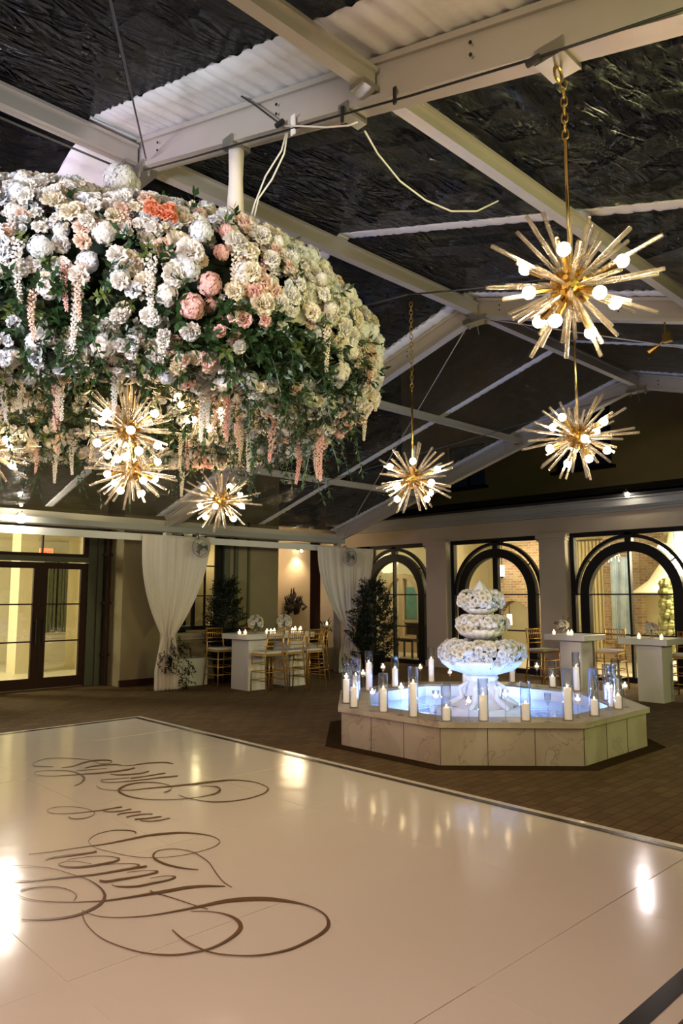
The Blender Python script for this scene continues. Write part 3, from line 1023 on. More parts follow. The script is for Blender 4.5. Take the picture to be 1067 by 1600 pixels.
for i in range(4):
    x = FX[i]
    for s, (ya, yb) in enumerate(((YRI, YL), (YR, YRI))):
        band(x - 0.42 if i == 1 else x - 0.24, x + 0.22, ya, yb, ('left' if s == 0 else 'right') + ' slope: puckered white fabric by the tent arch ' + names[i], 0.010)
for i in range(3):
    xm = (FX[i] + FX[i + 1]) / 2
    for s, (ya, yb) in enumerate(((YRI, YL), (YR, YRI))):
        band(xm - 0.07, xm + 0.07, ya, yb, ('left' if s == 0 else 'right') + ' slope: narrow white seam band in the ' + ('first', 'second', 'third')[i] + ' tent bay', 0.004)
# bracing wires
for (a, b, lab) in (((7.0, 4.9, 4.65), (6.2, 10.4, 2.0), None), ):
    pass
def wire(name, pts, r, m, lab, cat='cable'):
    o = MB().tube(pts, r, 6).obj(name, m, smooth=True)
    tag(o, lab, cat)
    return o
def sagline(a, b, sag, n=16):
    a, b = Vector(a), Vector(b)
    return [a.lerp(b, i / n) - Vector((0, 0, sag * 4 * (i / n) * (1 - i / n))) for i in range(n + 1)]
wire('brace_wire', sagline((7.0, 5.1, 4.88), (11.3, 11.7, 2.95), 0), 0.007, M['alu'], 'thin white brace wire from the second arch ridge down to the far left eave')
wire('brace_wire', sagline((7.0, 4.8, 4.88), (11.3, -1.8, 2.95), 0), 0.007, M['alu'], 'thin brace wire across the right roof slope beyond the second arch')
wire('brace_wire', sagline((7.05, 11.6, 2.95), (11.25, 5.2, 4.86), 0), 0.006, M['rope'], 'dark brace wire crossing the left roof slope in the far bay')
wire('brace_wire', sagline((-1.7, 5.0, 4.88), (2.5, 4.95, 4.88), -0.0), 0.008, M['rope'], 'dark wire running up to the ridge over the flowers')
wire('brace_wire', sagline((-1.7, -1.8, 2.9), (2.5, 4.7, 4.88), 0), 0.006, M['rope'], 'dark wire slanting over the near right roof slope')
wire('support_cable', sagline((4.9, 2.45, 4.02), tuple(dep(637, 460, 5.93)), 0.02), 0.007, M['black'], 'black cable from the right purlin to the chain of the middle starburst lamp')
wire('support_cable', sagline(tuple(dep(637, 460, 5.93)), (3.2, 6.4, 4.0), 0.05), 0.007, M['black'], 'black cable from the middle chain back into the flowers')

# cables on the near arch
def beampt(px, py, X=2.53):
    return pl(px, py, 0, X)
cb = [beampt(228, 262), beampt(330, 232), beampt(440, 200)] 
wire('power_cable', [beampt(x, y, 2.52) for x, y in ((225, 266), (300, 246), (400, 217), (450, 203), (560, 172), (640, 150), (740, 120), (830, 93), (1067, 14))], 0.006, M['black'], 'black power cable taped along the near tent arch')
wire('power_cable', [beampt(x, y, 2.50) for x, y in ((445, 197), (470, 197), (510, 199), (545, 196), (558, 191))], 0.005, M['cable_white'], 'short white cord plugged in on the near arch')
c0 = [(570, 205), (590, 240), (625, 283), (665, 313), (705, 330), (745, 330), (778, 314)]
pa0, pb0 = pl(570, 205, 0, 2.6), Vector((4.2, 2.45, 4.05))
pts = []
for i, (x, y) in enumerate(c0):
    X = 2.6 + (3.75 - 2.6) * i / 6
    pts.append(pl(x, y, 0, X))
wire('power_cable', pts, 0.005, M['cable_white'], 'long white cord swagged from the near arch to the right purlin')
wire('power_cable', [pl(x, y, 0, 2.55 + 0.0 * x) for x, y in ((447, 208), (440, 235), (415, 275), (398, 318), (392, 340))], 0.005, M['cable_white'], 'white cord dropping from the near arch into the flowers, left of the pair')
wire('power_cable', [pl(x, y, 0, 2.55) for x, y in ((449, 208), (444, 240), (425, 280), (404, 310), (396, 345))], 0.005, M['cable_white'], 'white cord dropping from the near arch into the flowers, right of the pair')
wire('power_cable', [pl(x, y, 0, 2.5) for x, y in ((364, 142), (400, 165), (437, 193))], 0.006, M['black'], 'black cord leading up from the near arch to the roof')
for (x, y, lab) in ((437, 193, 'black plug connector on the near tent arch'), (833, 95, 'black cable tie on the near arch beside the big lamp clamp')):
    p = beampt(x, y, 2.5)
    o = MB().tube([p - Vector((0, 0.03, 0)), p + Vector((0, 0.03, 0))], 0.016, 8).obj('plug_connector', M['black'])
    tag(o, lab, 'plug')
for (x, y) in ((535, 180), (617, 151)):
    p = beampt(x, y, 2.52)
    tag(MB().box(p.x - 0.006, p.y - 0.009, p.z - 0.04, p.x + 0.004, p.y + 0.009, p.z + 0.05).obj('tape_strip', M['black']), 'strip of black tape on the near tent arch, ' + ('left' if x < 600 else 'right') + ' one of two', 'tape')
p = beampt(458, 195, 2.52)
tag(MB().box(p.x - 0.004, p.y - 0.018, p.z - 0.06, p.x + 0.004, p.y + 0.018, p.z + 0.06).obj('tape_strip', M['vinyl']), 'strip of white tape beside the plug on the near tent arch', 'tape')

# ------------------------------------------------------------------ beam clamps
def clamp(loc, lab, ring=True, w=0.065):
    t = thing('beam_clamp', lab, 'clamp', loc, 0, 'clamps on the tent arches')
    MB().box(-.075, -w, -0.02, .075, w, 0.0).box(-.075, -w, 0, -.063, w, 0.05).box(.063, -w, 0, .075, w, 0.05).obj('clamp_plate', M['alu_cast'], t)
    if ring:
        MB().tube([(0.03 * math.cos(a), 0, -0.05 + 0.03 * math.sin(a)) for a in [k * 2 * PI / 12 for k in range(13)]], 0.007, 6, cap=False).obj('eye_bolt', M['brass_old'], t)
    return t
bz = lambda y: roofz(y) - 0.26
clamp((2.6, 1.41, bz(1.41)), 'steel clamp with eye bolt under the near arch, carrying the big starburst lamp')
clamp((2.6, 2.62, bz(2.62)), 'small steel clamp under the near arch where the long white cord starts', False, 0.035)
clamp((2.6, 3.69, bz(3.69)), 'steel clamp under the near arch over the cloth-wrapped post', False, 0.05)
ws = MB()
ws.lathe([(0.001, 0), (0.05, 0), (0.045, -0.2), (0.058, -0.45), (0.048, -0.7), (0.001, -0.7)], n=12)
tag(ws.obj('wrapped_post', M['drape'], smooth=True, loc=(2.6, 3.69, bz(3.69) - 0.02)), 'cloth-wrapped post hanging from the near arch into the flowers', 'post')
# small fixture on the second arch
p = pl(1040, 535, 0, 6.98)
t = thing('track_spotlight', 'small brass-coloured spotlight clamped under the second tent arch at the right edge', 'lamp', tuple(p))
MB().tube([(0, 0.16, -0.06), (0, 0.08, -0.02)], 0.045, 10, r2=0.02).obj('lamp_head', M['brass_old'], t)
MB().tube([(0, 0.08, -0.02), (0, 0.0, 0.04), (0, 0, bz(p.y) - p.z + .02)], 0.008, 6).box(-0.03, -0.06, 0.0, 0.03, 0.02, 0.09).obj('mount', M['brass_old'], t)

# ------------------------------------------------------------------ starburst lamps
random.seed(21)
def fib(n):
    out = []
    for i in range(n):
        z = 1 - 2 * (i + .5) / n
        a = i * PI * (3 - 5 ** .5)
        r = (1 - z * z) ** .5
        out.append(Vector((r * math.cos(a), r * math.sin(a), z)))
    return out
rodm = MB().tube([(0, 0, 0.05), (0, 0, 1.0)], 0.0086, 8).obj('glass_rod', M['rod'], smooth=True)
rod_mesh = rodm.data
bpy.data.objects.remove(rodm)
tmp = MB().sphere((0, 0, 0), 0.026, 12, 8).obj('bulb', M['bulb'], smooth=True); bulb_mesh = tmp.data; bpy.data.objects.remove(tmp)
tmp = MB().tube([(0, 0, 0.05), (0, 0, 0.125), (0, 0, 0.126), (0, 0, 0.19)], [0.006, 0.006, 0.013, 0.014], 8).obj('socket', M['brass'], smooth=False); sock_mesh = tmp.data; bpy.data.objects.remove(tmp)
hubb = MB().sphere((0, 0, 0), 0.062, 16, 10)
for d in fib(40):
    hubb.tube([d * 0.055, d * 0.085], 0.012, 6)
tmp = hubb.obj('hub', M['brass_old']); hub_mesh = tmp.data; bpy.data.objects.remove(tmp)
dirs = fib(52)
bulbdirs = []
for (az, el) in ((10, 28), (55, -22), (95, 32), (140, -15), (185, 20), (225, -28), (270, 18), (315, -12), (340, -48), (160, -55)):
    bulbdirs.append(Vector((math.cos(R(az)) * math.cos(R(el)), math.sin(R(az)) * math.cos(R(el)), math.sin(R(el)))))
def starburst(loc, stem_top, chain_top, lab, rz, D=0.75):
    t = thing('starburst_lamp', lab, 'chandelier', loc, rz, 'brass starburst lamps')
    inst(hub_mesh, 'hub', t)
    for i, d in enumerate(dirs):
        if d.z > 0.97:
            continue
        d2 = (d + Vector((random.uniform(-.10, .10), random.uniform(-.10, .10), random.uniform(-.10, .10)))).normalized()
        L = random.choice((0.28, 0.34, 0.38, 0.40)) * (1 - 0.22 * abs(d2.z)) * D / 0.75
        q = d2.to_track_quat('Z', 'Y')
        inst(rod_mesh, 'glass_rod', t, mtx=q.to_matrix().to_4x4() @ Matrix.Diagonal((1, 1, L, 1)))
    for d in bulbdirs:
        q = d.to_track_quat('Z', 'Y')
        so_ = inst(sock_mesh, 'socket', t, mtx=q.to_matrix().to_4x4())
        inst(bulb_mesh, 'bulb', so_, loc=(0, 0, 0.21))
    z1 = stem_top - loc[2]
    MB().tube([(0, 0, 0.05), (0, 0, z1)], 0.0075, 8).obj('stem', M['brass'], t, True)
    if chain_top:
        z2 = chain_top - loc[2]
        c = MB()
        n = max(2, int((z2 - z1) / 0.034))
        for k in range(n):
            zc = z1 + (z2 - z1) * (k + .5) / n
            h = (z2 - z1) / n * 0.68
            pts = []
            for q in range(11):
                a = q * 2 * PI / 10
                u, v = 0.013 * math.cos(a), h * math.sin(a)
                pts.append((u, 0, zc + v) if k % 2 else (0, u, zc + v))
            c.tube(pts, 0.0034, 5, cap=False)
        c.obj('chain', M['brass_old'], t, True)
    return t
s1 = (2.64, 1.41, 2.89)
starburst(s1, pl(885, 216, 0, 2.64).z, bz(1.41) - 0.06, 'big brass starburst lamp of glass rods, nearest, at upper right on a steel chain', 0.3)
starburst(tuple(pl(903, 683, 1, 2.43)), 3.75, roofz(2.43) - 0.175, 'starburst lamp hanging lower behind the big one, at right over the arcade', 1.4)
starburst(tuple(dep(645, 748, 5.93)), pl(640, 610, 2, 0).z if False else (dep(645, 748, 5.93).z + 0.72), dep(637, 460, 5.93).z, 'middle starburst lamp on a long chain, alone between flowers and arcade', 2.2)
starburst(tuple(dep(205, 735, 5.6)), 3.6, None, 'lowest starburst lamp under the left part of the flowers', 0.8)
starburst(tuple(dep(345, 782, 6.9)), 3.5, None, 'small far starburst lamp hanging clear below the flowers, over the first drape', 2.9)
starburst(tuple(dep(316, 632, 5.9)), 3.7, None, 'starburst lamp half hidden by leaves inside the flower ring', 4.0)
starburst(tuple(dep(200, 672, 4.75)), 3.6, None, 'starburst lamp inside the flower ring just above the lowest one', 5.1)
starburst(tuple(dep(-22, 705, 5.5)), 3.6, None, 'starburst lamp cut off by the left edge of the picture', 1.9)

# ------------------------------------------------------------------ flower meshes
def petal_grid(w, h, cup, curl, nu=3, nv=4):
    vs, fs = [], []
    for j in range(nv + 1):
        t_ = j / nv
        ww = w * (0.38, 0.80, 1.06, 1.10, 0.74)[j] if nv == 4 else w
        for i in range(nu + 1):
            u = (i / nu - .5) * 2
            vs.append(Vector((u * ww * 0.5, -cup * (1 - u * u) * math.sin(PI * t_ * .6) + curl * t_ * t_ * t_, h * t_)))
    for j in range(nv):
        for i in range(nu):
            a = j * (nu + 1) + i
            fs.append((a, a + 1, a + nu + 2, a + nu + 1))
    return vs, fs
def rose_mesh(name, m, rings, seed=1, jitter=0.1):
    rd = random.Random(seed)
    b = MB()
    for (n, rad, tilt, w, h, curl) in rings:
        off = rd.uniform(0, 6)
        for k in range(n):
            vs, fs = petal_grid(w * rd.uniform(.9, 1.1), h * rd.uniform(.9, 1.1), w * 0.28, curl)
            mx = Matrix.Rotation(off + k * 2 * PI / n + rd.uniform(-jitter, jitter), 4, 'Z') @ Matrix.Translation((0, rad, 0)) @ Matrix.Rotation(-tilt + rd.uniform(-jitter, jitter), 4, 'X')
            b.add([mx @ v for v in vs], fs)
    o = b.obj(name, m, smooth=True)
    me = o.data
    bpy.data.objects.remove(o)
    return me
# unit flowers about 1 across, facing +Z
ROSE = [(3, 0.03, -0.05, 0.20, 0.46, 0.0), (4, 0.09, 0.06, 0.30, 0.46, 0.03), (5, 0.15, 0.22, 0.40, 0.46, 0.07), (5, 0.20, 0.45, 0.50, 0.46, 0.12), (6, 0.21, 0.80, 0.52, 0.44, 0.14), (6, 0.16, 1.25, 0.54, 0.42, 0.10)]
PEONY = [(5, 0.02, 0.05, 0.22, 0.44, 0.02), (7, 0.09, 0.22, 0.26, 0.44, 0.03), (9, 0.15, 0.45, 0.30, 0.44, 0.04), (10, 0.18, 0.75, 0.34, 0.44, 0.05), (10, 0.18, 1.1, 0.38, 0.42, 0.06), (8, 0.14, 1.5, 0.42, 0.42, 0.05)]
BUD = [(3, 0.02, 0.05, 0.34, 0.5, -0.04), (4, 0.08, 0.25, 0.42, 0.5, -0.06), (4, 0.1, 0.6, 0.46, 0.4, 0.0)]
def hydrangea_mesh(name, m, n=64, seed=3):
    rd = random.Random(seed)
    b = MB()
    for d in fib(n):
        if d.z < -0.45:
            continue
        d = (d + Vector((rd.uniform(-.1, .1),) * 3)).normalized()
        q = d.to_track_quat('Z', 'Y').to_matrix().to_4x4()
        base = Matrix.Translation(d * 0.42 * rd.uniform(.9, 1.1)) @ q @ Matrix.Rotation(rd.uniform(0, 6), 4, 'Z')
        for k in range(4):
            mx = base @ Matrix.Rotation(k * PI / 2, 4, 'Z') @ Matrix.Rotation(rd.uniform(-.5, .1), 4, 'X')
            s = rd.uniform(.085, .11)
            b.add([mx @ Vector(v) for v in ((0, 0, 0), (-s * .62, s * .55, .012), (-s * .55, s * 1.2, .012), (0, s * 1.45, .0), (s * .55, s * 1.2, .012), (s * .62, s * .55, .012))], [(0, 5, 4, 3, 2, 1)])
    b.sphere((0, 0, 0), 0.38, 8, 6)
    o = b.obj(name, m, smooth=False)
    me = o.data
    bpy.data.objects.remove(o)
    return me
def spike_mesh(name, m, seed=5, L=3.2, n=90):
    rd = random.Random(seed)
    b = MB()
    for i in range(n):
        t_ = i / n
        r = 0.26 * (1 - t_ * 0.72) * rd.uniform(.7, 1.1)
        a = i * 2.4
        c = Vector((r * math.cos(a) + 0.12 * math.sin(t_ * 4), r * math.sin(a), -L * t_))
        s = 0.115 * (1 - t_ * .4)
        q = Matrix.Translation(c) @ Matrix.Rotation(a, 4, 'Z') @ Matrix.Rotation(rd.uniform(-.6, .6), 4, 'Y')
        vs = [(s, 0, 0), (0, s, 0), (-s * .6, 0, 0), (0, -s, 0), (0, 0, s), (0, 0, -s)]
        b.add([q @ Vector(v) for v in vs], [(0, 1, 4), (1, 2, 4), (2, 3, 4), (3, 0, 4), (1, 0, 5), (2, 1, 5), (3, 2, 5), (0, 3, 5)])
    b.tube([(0, 0, 0.15), (0, 0, -L * .9)], 0.02, 4)
    o = b.obj(name, m, smooth=False)
    me = o.data
    bpy.data.objects.remove(o)
    return me
def leaf_pts(L, W, droop=0.15):
    return [(0, 0, 0), (-W * .5, L * .45, -0.02 * L), (0, L * .5, -droop * .3 * L + 0.0), (W * .5, L * .45, -0.02 * L), (0, L, -droop * L)], [(0, 2, 1), (0, 3, 2), (1, 2, 4), (2, 3, 4)]
def sprig_mesh(name, m, n=13, L=1.0, seed=1, leafL=.34, leafW=.15):
    rd = random.Random(seed)
    b = MB()
    pts = [Vector((0.12 * math.sin(3 * t_), 0.1 * t_ * t_, L * t_)) for t_ in [k / 6 for k in range(7)]]
    b.tube(pts, 0.012, 4)
    for i in range(n):
        t_ = 0.1 + 0.9 * i / (n - 1)
        p = Vector((0.12 * math.sin(3 * t_), 0.1 * t_ * t_, L * t_))
        vs, fs = leaf_pts(leafL * rd.uniform(.7, 1.15), leafW * rd.uniform(.8, 1.2))
        mx = Matrix.Translation(p) @ Matrix.Rotation(i * 2.4 + rd.uniform(-.3, .3), 4, 'Z') @ Matrix.Rotation(rd.uniform(0.2, 1.0) if i < n - 1 else 1.4, 4, 'X')
        b.add([mx @ Vector(v) for v in vs], fs)
    o = b.obj(name, m, smooth=False)
    me = o.data
    bpy.data.objects.remove(o)
    return me
FM = {}
for k in ('white', 'cool', 'cream', 'blush', 'pink', 'coral'):
    FM['rose_' + k] = rose_mesh('rose', M[k + '_petal'], ROSE, len(k))
for k in ('white', 'cool', 'cream'):
    FM['peony_' + k] = rose_mesh('peony', M[k + '_petal'], PEONY, len(k) + 9, 0.2)
    FM['bud_' + k] = rose_mesh('bud', M[k + '_petal'], BUD, len(k) + 2)
for k in ('white', 'cool', 'pink', 'cream'):
    FM['hyd_' + k] = hydrangea_mesh('hydrangea', M[k + '_petal'], seed=len(k))
for k in ('white', 'cream', 'pink', 'blush'):
    FM['spike_' + k] = spike_mesh('hanging_blossom', M[k + '_petal'], len(k))
FM['sprig'] = sprig_mesh('leaf_sprig', M['leaf'], seed=2)
FM['sprig2'] = sprig_mesh('leaf_sprig', M['leaf2'], seed=4, n=15)
FM['vine'] = sprig_mesh('hanging_vine', M['leaf'], n=22, L=2.6, seed=6, leafL=.30, leafW=.13)

FM['night'] = sprig_mesh('ficus_sprig', M['leaf_night'], seed=9, n=14)
class Merge:
    """collects many transformed copies of meshes into one mesh with several materials"""
    def __init__(s):
        s.items = []
        s.cache = {}
    def put(s, me, mtx):
        s.items.append((me, mtx))
    def obj(s, name, parent=None, smooth=True):
        V, F, MI, mats, o = [], [], [], [], 0
        for me, mtx in s.items:
            if me.name not in s.cache:
                a = np.empty(len(me.vertices) * 3)
                me.vertices.foreach_get('co', a)
                s.cache[me.name] = (a.reshape(-1, 3), [tuple(p.vertices) for p in me.polygons], me.materials[0])
            a, f, m = s.cache[me.name]
            if m not in mats:
                mats.append(m)
            mm = np.array(mtx)
            V.append(a @ mm[:3, :3].T + mm[:3, 3])
            F += [tuple(i + o for i in p) for p in f]
            MI += [mats.index(m)] * len(f)
            o += len(a)
        me = bpy.data.meshes.new(name)
        me.from_pydata(np.concatenate(V).tolist(), [], F)
        for m in mats:
            me.materials.append(m)
        me.polygons.foreach_set('material_index', MI)
        if smooth:
            me.polygons.foreach_set('use_smooth', [True] * len(F))
        me.update()
        ob = bpy.data.objects.new(name, me)
        col.objects.link(ob)
        if parent:
            ob.parent = parent
        return ob
def place(p, n, size, rd, tilt=0.35):
    n = Vector(n)
    n = (n + Vector((rd.uniform(-tilt, tilt), rd.uniform(-tilt, tilt), rd.uniform(-tilt, tilt)))).normalized()
    return Matrix.Translation(p) @ n.to_track_quat('Z', 'Y').to_matrix().to_4x4() @ Matrix.Rotation(rd.uniform(0, 6.28), 4, 'Z') @ Matrix.Scale(size, 4)

# ------------------------------------------------------------------ the hanging flower ring
RC = Vector((2.5, 4.9, 0))
PROF = [(0.55, 3.75), (0.9, 3.88), (1.25, 3.85), (1.6, 3.69), (1.78, 3.42), (1.74, 3.12), (1.52, 2.93), (1.2, 2.98), (0.85, 3.15), (0.6, 3.45), (0.55, 3.75)]
ring = thing('flower_ring', 'huge hanging ring of white and blush roses, hydrangeas and trailing greenery at upper left', 'flower arrangement', (RC.x, RC.y, 0))
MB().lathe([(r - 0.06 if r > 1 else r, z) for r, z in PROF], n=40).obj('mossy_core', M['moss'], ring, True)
hw_ = MB()
for (x, y) in ((0.1, -1.21), (-0.9, 0.9), (0.1, 1.2), (1.0, 0.6)):
    z = roofz(RC.y + y) - 0.25
    hw_.tube([(x, y, 3.8), (x * .9 + 0.02, y * .98, z)], 0.008, 6)
hw_.obj('suspension_wire', M['rope'], ring)
rd = random.Random(11)
def prof_at(s):
    n = len(PROF) - 1
    i = min(int(s * n), n - 1)
    t_ = s * n - i
    (r0, z0), (r1, z1) = PROF[i], PROF[i + 1]
    r, z = r0 + (r1 - r0) * t_, z0 + (z1 - z0) * t_
    dr, dz = r1 - r0, z1 - z0
    return r, z, (-dz, dr)       # outward normal in (r, z)
def ring_pt(s, a, lift=0.0):
    r, z, (nr, nz) = prof_at(s)
    l = math.hypot(nr, nz)
    nr, nz = nr / l, nz / l
    r += nr * lift
    z += nz * lift
    return Vector((r * math.cos(a), r * math.sin(a), z)), Vector((nr * math.cos(a), nr * math.sin(a), nz))
toc = math.atan2(-RC.y, -RC.x)
def facing(p, n):
    w_ = p + RC
    d = (CAMV - w_)
    return n.dot(d.normalized()), d.length
flowers = {'rose': [], 'peony': [], 'hydrangea': [], 'bud': [], 'hanging_blossom': []}
def rand_s():
    # arc-length weighting, dense on the outer face and top
    while True:
        s = rd.random()
        r, z, _ = prof_at(s)
        if rd.random() < r / 1.8:
            return s
def kind_for(s, a):
    x = rd.random()
    # warm clusters
    c = math.sin(a * 5.1 + s * 9) + 0.6 * math.sin(a * 11 + 2)
    warm = c > 0.95
    if x < 0.34:
        return 'rose', rd.choice(['rose_blush', 'rose_cream', 'rose_pink'] if warm else ['rose_white', 'rose_white', 'rose_white', 'rose_cream', 'rose_blush', 'rose_cool']), rd.uniform(.058, .090)
    if x < 0.52:
        return 'peony', rd.choice(['peony_white', 'peony_cool', 'peony_white', 'peony_cream']), rd.uniform(.085, .130)
    if x < 0.82:
        return 'hydrangea', rd.choice(['hyd_pink', 'hyd_pink', 'hyd_white'] if warm else ['hyd_white', 'hyd_cool', 'hyd_cool', 'hyd_white', 'hyd_white']), rd.uniform(.10, .155)
    return 'bud', rd.choice(['bud_white', 'bud_cream', 'bud_cool']), rd.uniform(.045, .065)
grid_ = {}
N = 0
tries = 0
while N < 6000 and tries < 90000:
    tries += 1
    s = rd.random()
    a = rd.uniform(-PI, PI)
    r, z, _ = prof_at(s)
    if rd.random() > r / 1.85:
        continue
    # profile index: 0-0.3 top, 0.3-0.55 outer face, 0.55-1 underside
    if s > 0.62:
        pr = 0.16
    elif s > 0.5:
        pr = 0.45
    elif s < 0.1:
        pr = 0.4
    else:
        pr = 1.0
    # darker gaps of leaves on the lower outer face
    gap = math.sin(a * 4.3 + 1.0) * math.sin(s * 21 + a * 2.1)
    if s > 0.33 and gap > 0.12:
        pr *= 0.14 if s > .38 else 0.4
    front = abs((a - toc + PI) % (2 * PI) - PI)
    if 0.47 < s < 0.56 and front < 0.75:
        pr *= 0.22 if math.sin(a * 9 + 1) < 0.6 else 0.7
    if rd.random() > pr:
        continue
    kind, key, size = kind_for(s, a)
    if s > 0.5 and kind == 'peony':
        size *= .85
    p, n = ring_pt(s, a, rd.uniform(0.0, 0.10) + (0.05 * max(0, math.sin(a * 7) + math.sin(a * 3.1 + 2) - .4) if s < .36 else 0))
    ok = True
    cell = (int(p.x * 5 + 50), int(p.y * 5 + 50), int(p.z * 5 + 50))
    for dx_ in (-1, 0, 1):
        for dy_ in (-1, 0, 1):
            for dz_ in (-1, 0, 1):
                for (q, sz) in grid_.get((cell[0] + dx_, cell[1] + dy_, cell[2] + dz_), ()):
                    if (q - p).length_squared < (0.30 * (sz + size)) ** 2:
                        ok = False
    if not ok:
        continue
    grid_.setdefault(cell, []).append((p, size))
    flowers[kind].append((p, n, key, size))
    N += 1
# coral cluster on the top front, and scattered ones
for k in range(9):
    p, n = ring_pt(0.352 + rd.uniform(-.02, .02), R(-113) + rd.uniform(-.04, .04), 0.12)
    flowers['rose'].append((p, n, 'rose_coral', rd.uniform(.05, .075)))
# taller plume rising by the ridge bracket
PL0 = dep(180, 322, 4.5) - RC
for k in range(16):
    p = PL0 + Vector((rd.uniform(-.09, .09), rd.uniform(-.09, .09), 0.014 * k))
    flowers['hydrangea'].append((p, Vector((-.5, -.7, .4)), 'hyd_white', rd.uniform(.13, .17)))
# hanging blossoms
for k in range(110):
    a = rd.uniform(-PI, PI)
    s = rd.choice((rd.uniform(.30, .46), rd.uniform(.36, .5), rd.uniform(.6, .8)))
    p, n = ring_pt(s, a, 0.08)
    flowers['hanging_blossom'].append((p, n, rd.choice(['spike_white', 'spike_white', 'spike_pink', 'spike_blush', 'spike_cream']), rd.uniform(.075, .11)))
lab_by = {'rose_coral': 'coral rose', 'rose_blush': 'blush rose', 'rose_pink': 'pink rose', 'rose_cream': 'cream rose', 'hyd_pink': 'pink hydrangea head', 'spike_pink': 'pink hanging blossom', 'spike_blush': 'blush hanging blossom'}
def scatter(flist, kind, parent, fac, keep=100, down=False):
    scored = []
    for it in flist:
        p, n, key, size = it
        fc, dist = fac(p, n)
        scored.append((-(size / dist) * (1.0 if fc > 0.1 else 0.05 + 0.0 * fc), rd.random(), it))
    scored.sort(key=lambda q: q[:2])
    rest = Merge()
    for i, (_, _, (p, n, key, size)) in enumerate(scored):
        if down:
            mtx = Matrix.Translation(p) @ Matrix.Rotation(rd.uniform(-.12, .12), 4, 'X') @ Matrix.Rotation(rd.uniform(0, 6), 4, 'Z') @ Matrix.Scale(size, 4)
        else:
            mtx = place(p, n, size, rd)
        if i < keep:
            o = inst(FM[key], kind, parent, mtx=mtx)
            if key in lab_by:
                o['label'] = lab_by[key]
        else:
            rest.put(FM[key], mtx)
    if rest.items:
        o = rest.obj(kind + '_mass', parent, smooth=not down)
        o['kind'] = 'stuff'
for kind, fl in flowers.items():
    scatter(fl, kind, ring, facing, 100, kind == 'hanging_blossom')
# leaves all over
lm = Merge()
for k in range(3000):
    s = rd.random()
    r, z, _ = prof_at(s)
    if rd.random() > r / 1.85:
        continue
    if s < 0.44 and rd.random() < 0.84:
        continue
    a = rd.uniform(-PI, PI)
    p, n = ring_pt(s, a, -0.02)
    n2 = n + Vector((0, 0, -0.25))
    lm.put(FM['sprig'] if (rd.random() < .7 and s < .6) or rd.random() < .45 else FM['sprig2'], place(p, n2, rd.uniform(.12, .20), rd, 0.7))
for k in range(300):
    a = toc + rd.uniform(-1.0, 1.0)
    p, n = ring_pt(rd.uniform(.45, .62), a, -0.02)
    lm.put(FM['sprig'], place(p, n + Vector((0, 0, -.7)), rd.uniform(.12, .19), rd, .6))
for k in range(170):
    a = rd.uniform(-PI, PI)
    p, n = ring_pt(rd.uniform(.48, .9), a, 0.0)
    lm.put(FM['vine'], place(p, Vector((n.x * .3, n.y * .3, -1)), rd.uniform(.12, .20), rd, 0.25))
lo = lm.obj('foliage', ring, smooth=False)
lo['kind'] = 'stuff'

# ------------------------------------------------------------------ fountain
FC = Vector((7.52, 5.37, 0))
def octo(rc, c=FC):
    return [(c.x + rc * math.cos(R(22.5 + 45 * k)), c.y + rc * math.sin(R(22.5 + 45 * k))) for k in range(8)]
ft = thing('fountain', 'octagonal marble fountain with a lit blue pool and a tiered stone pedestal', 'fountain', tuple(FC))
def shell(ro, ri, z0, z1):
    g = MB()
    o, i_ = octo(ro, Vector((0, 0, 0))), octo(ri, Vector((0, 0, 0)))
    vs = [(x, y, z) for z in (z0, z1) for lst in (o, i_) for x, y in lst]
    fs = []
    for k in range(8):
        j = (k + 1) % 8
        fs += [(k, j, 16 + j, 16 + k), (8 + j, 8 + k, 24 + k, 24 + j), (16 + k, 16 + j, 24 + j, 24 + k), (j, k, 8 + k, 8 + j)]
    return g.add(vs, fs)
shell(1.83, 1.52, 0.0, 0.365).obj('basin_wall', M['stone'], ft)
shell(1.87, 1.50, 0.365, 0.42).obj('coping', M['stone'], ft)
jn = MB()
ov = octo(1.832, Vector((0, 0, 0)))
for k in range(8):
    a, b = Vector((*ov[k], 0)), Vector((*ov[(k + 1) % 8], 0))
    for t_ in (0.0, 0.33, 0.66):
        p = a.lerp(b, t_)
        jn.tube([p, p + Vector((0, 0, 0.365))], 0.003, 4)
jn.obj('tile_joint', M['dark_wood'], ft)
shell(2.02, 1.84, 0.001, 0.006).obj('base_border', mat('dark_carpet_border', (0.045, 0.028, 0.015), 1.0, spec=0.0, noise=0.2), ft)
MB().prism(octo(1.53, Vector((0, 0, 0))), 0.01, 0.06).obj('pool_floor', M['pool_tile'], ft)
shell(1.50, 1.46, 0.06, 0.40).obj('pool_lining', M['stone_white'], ft)
MB().prism(octo(1.46, Vector((0, 0, 0))), 0.26, 0.265).obj('water', M['water'], ft)
pm = MB()
pm.lathe([(0.62, 0.05), (0.62, 0.20), (0.56, 0.22), (0.56, 0.30), (0.40, 0.32), (0.40, 0.34)], n=40)
pm.lathe([(0.40, 0.34), (0.30, 0.38), (0.21, 0.42), (0.17, 0.52), (0.15, 0.62), (0.19, 0.66), (0.17, 0.70), (0.11, 0.74), (0.10, 0.95), (0.14, 1.02), (0.08, 1.10), (0.07, 1.28), (0.10, 1.34), (0.05, 1.44), (0.05, 1.60)], n=32, lobes=8, amp=0.08)
pm.obj('pedestal', M['stone_white'], ft, True)
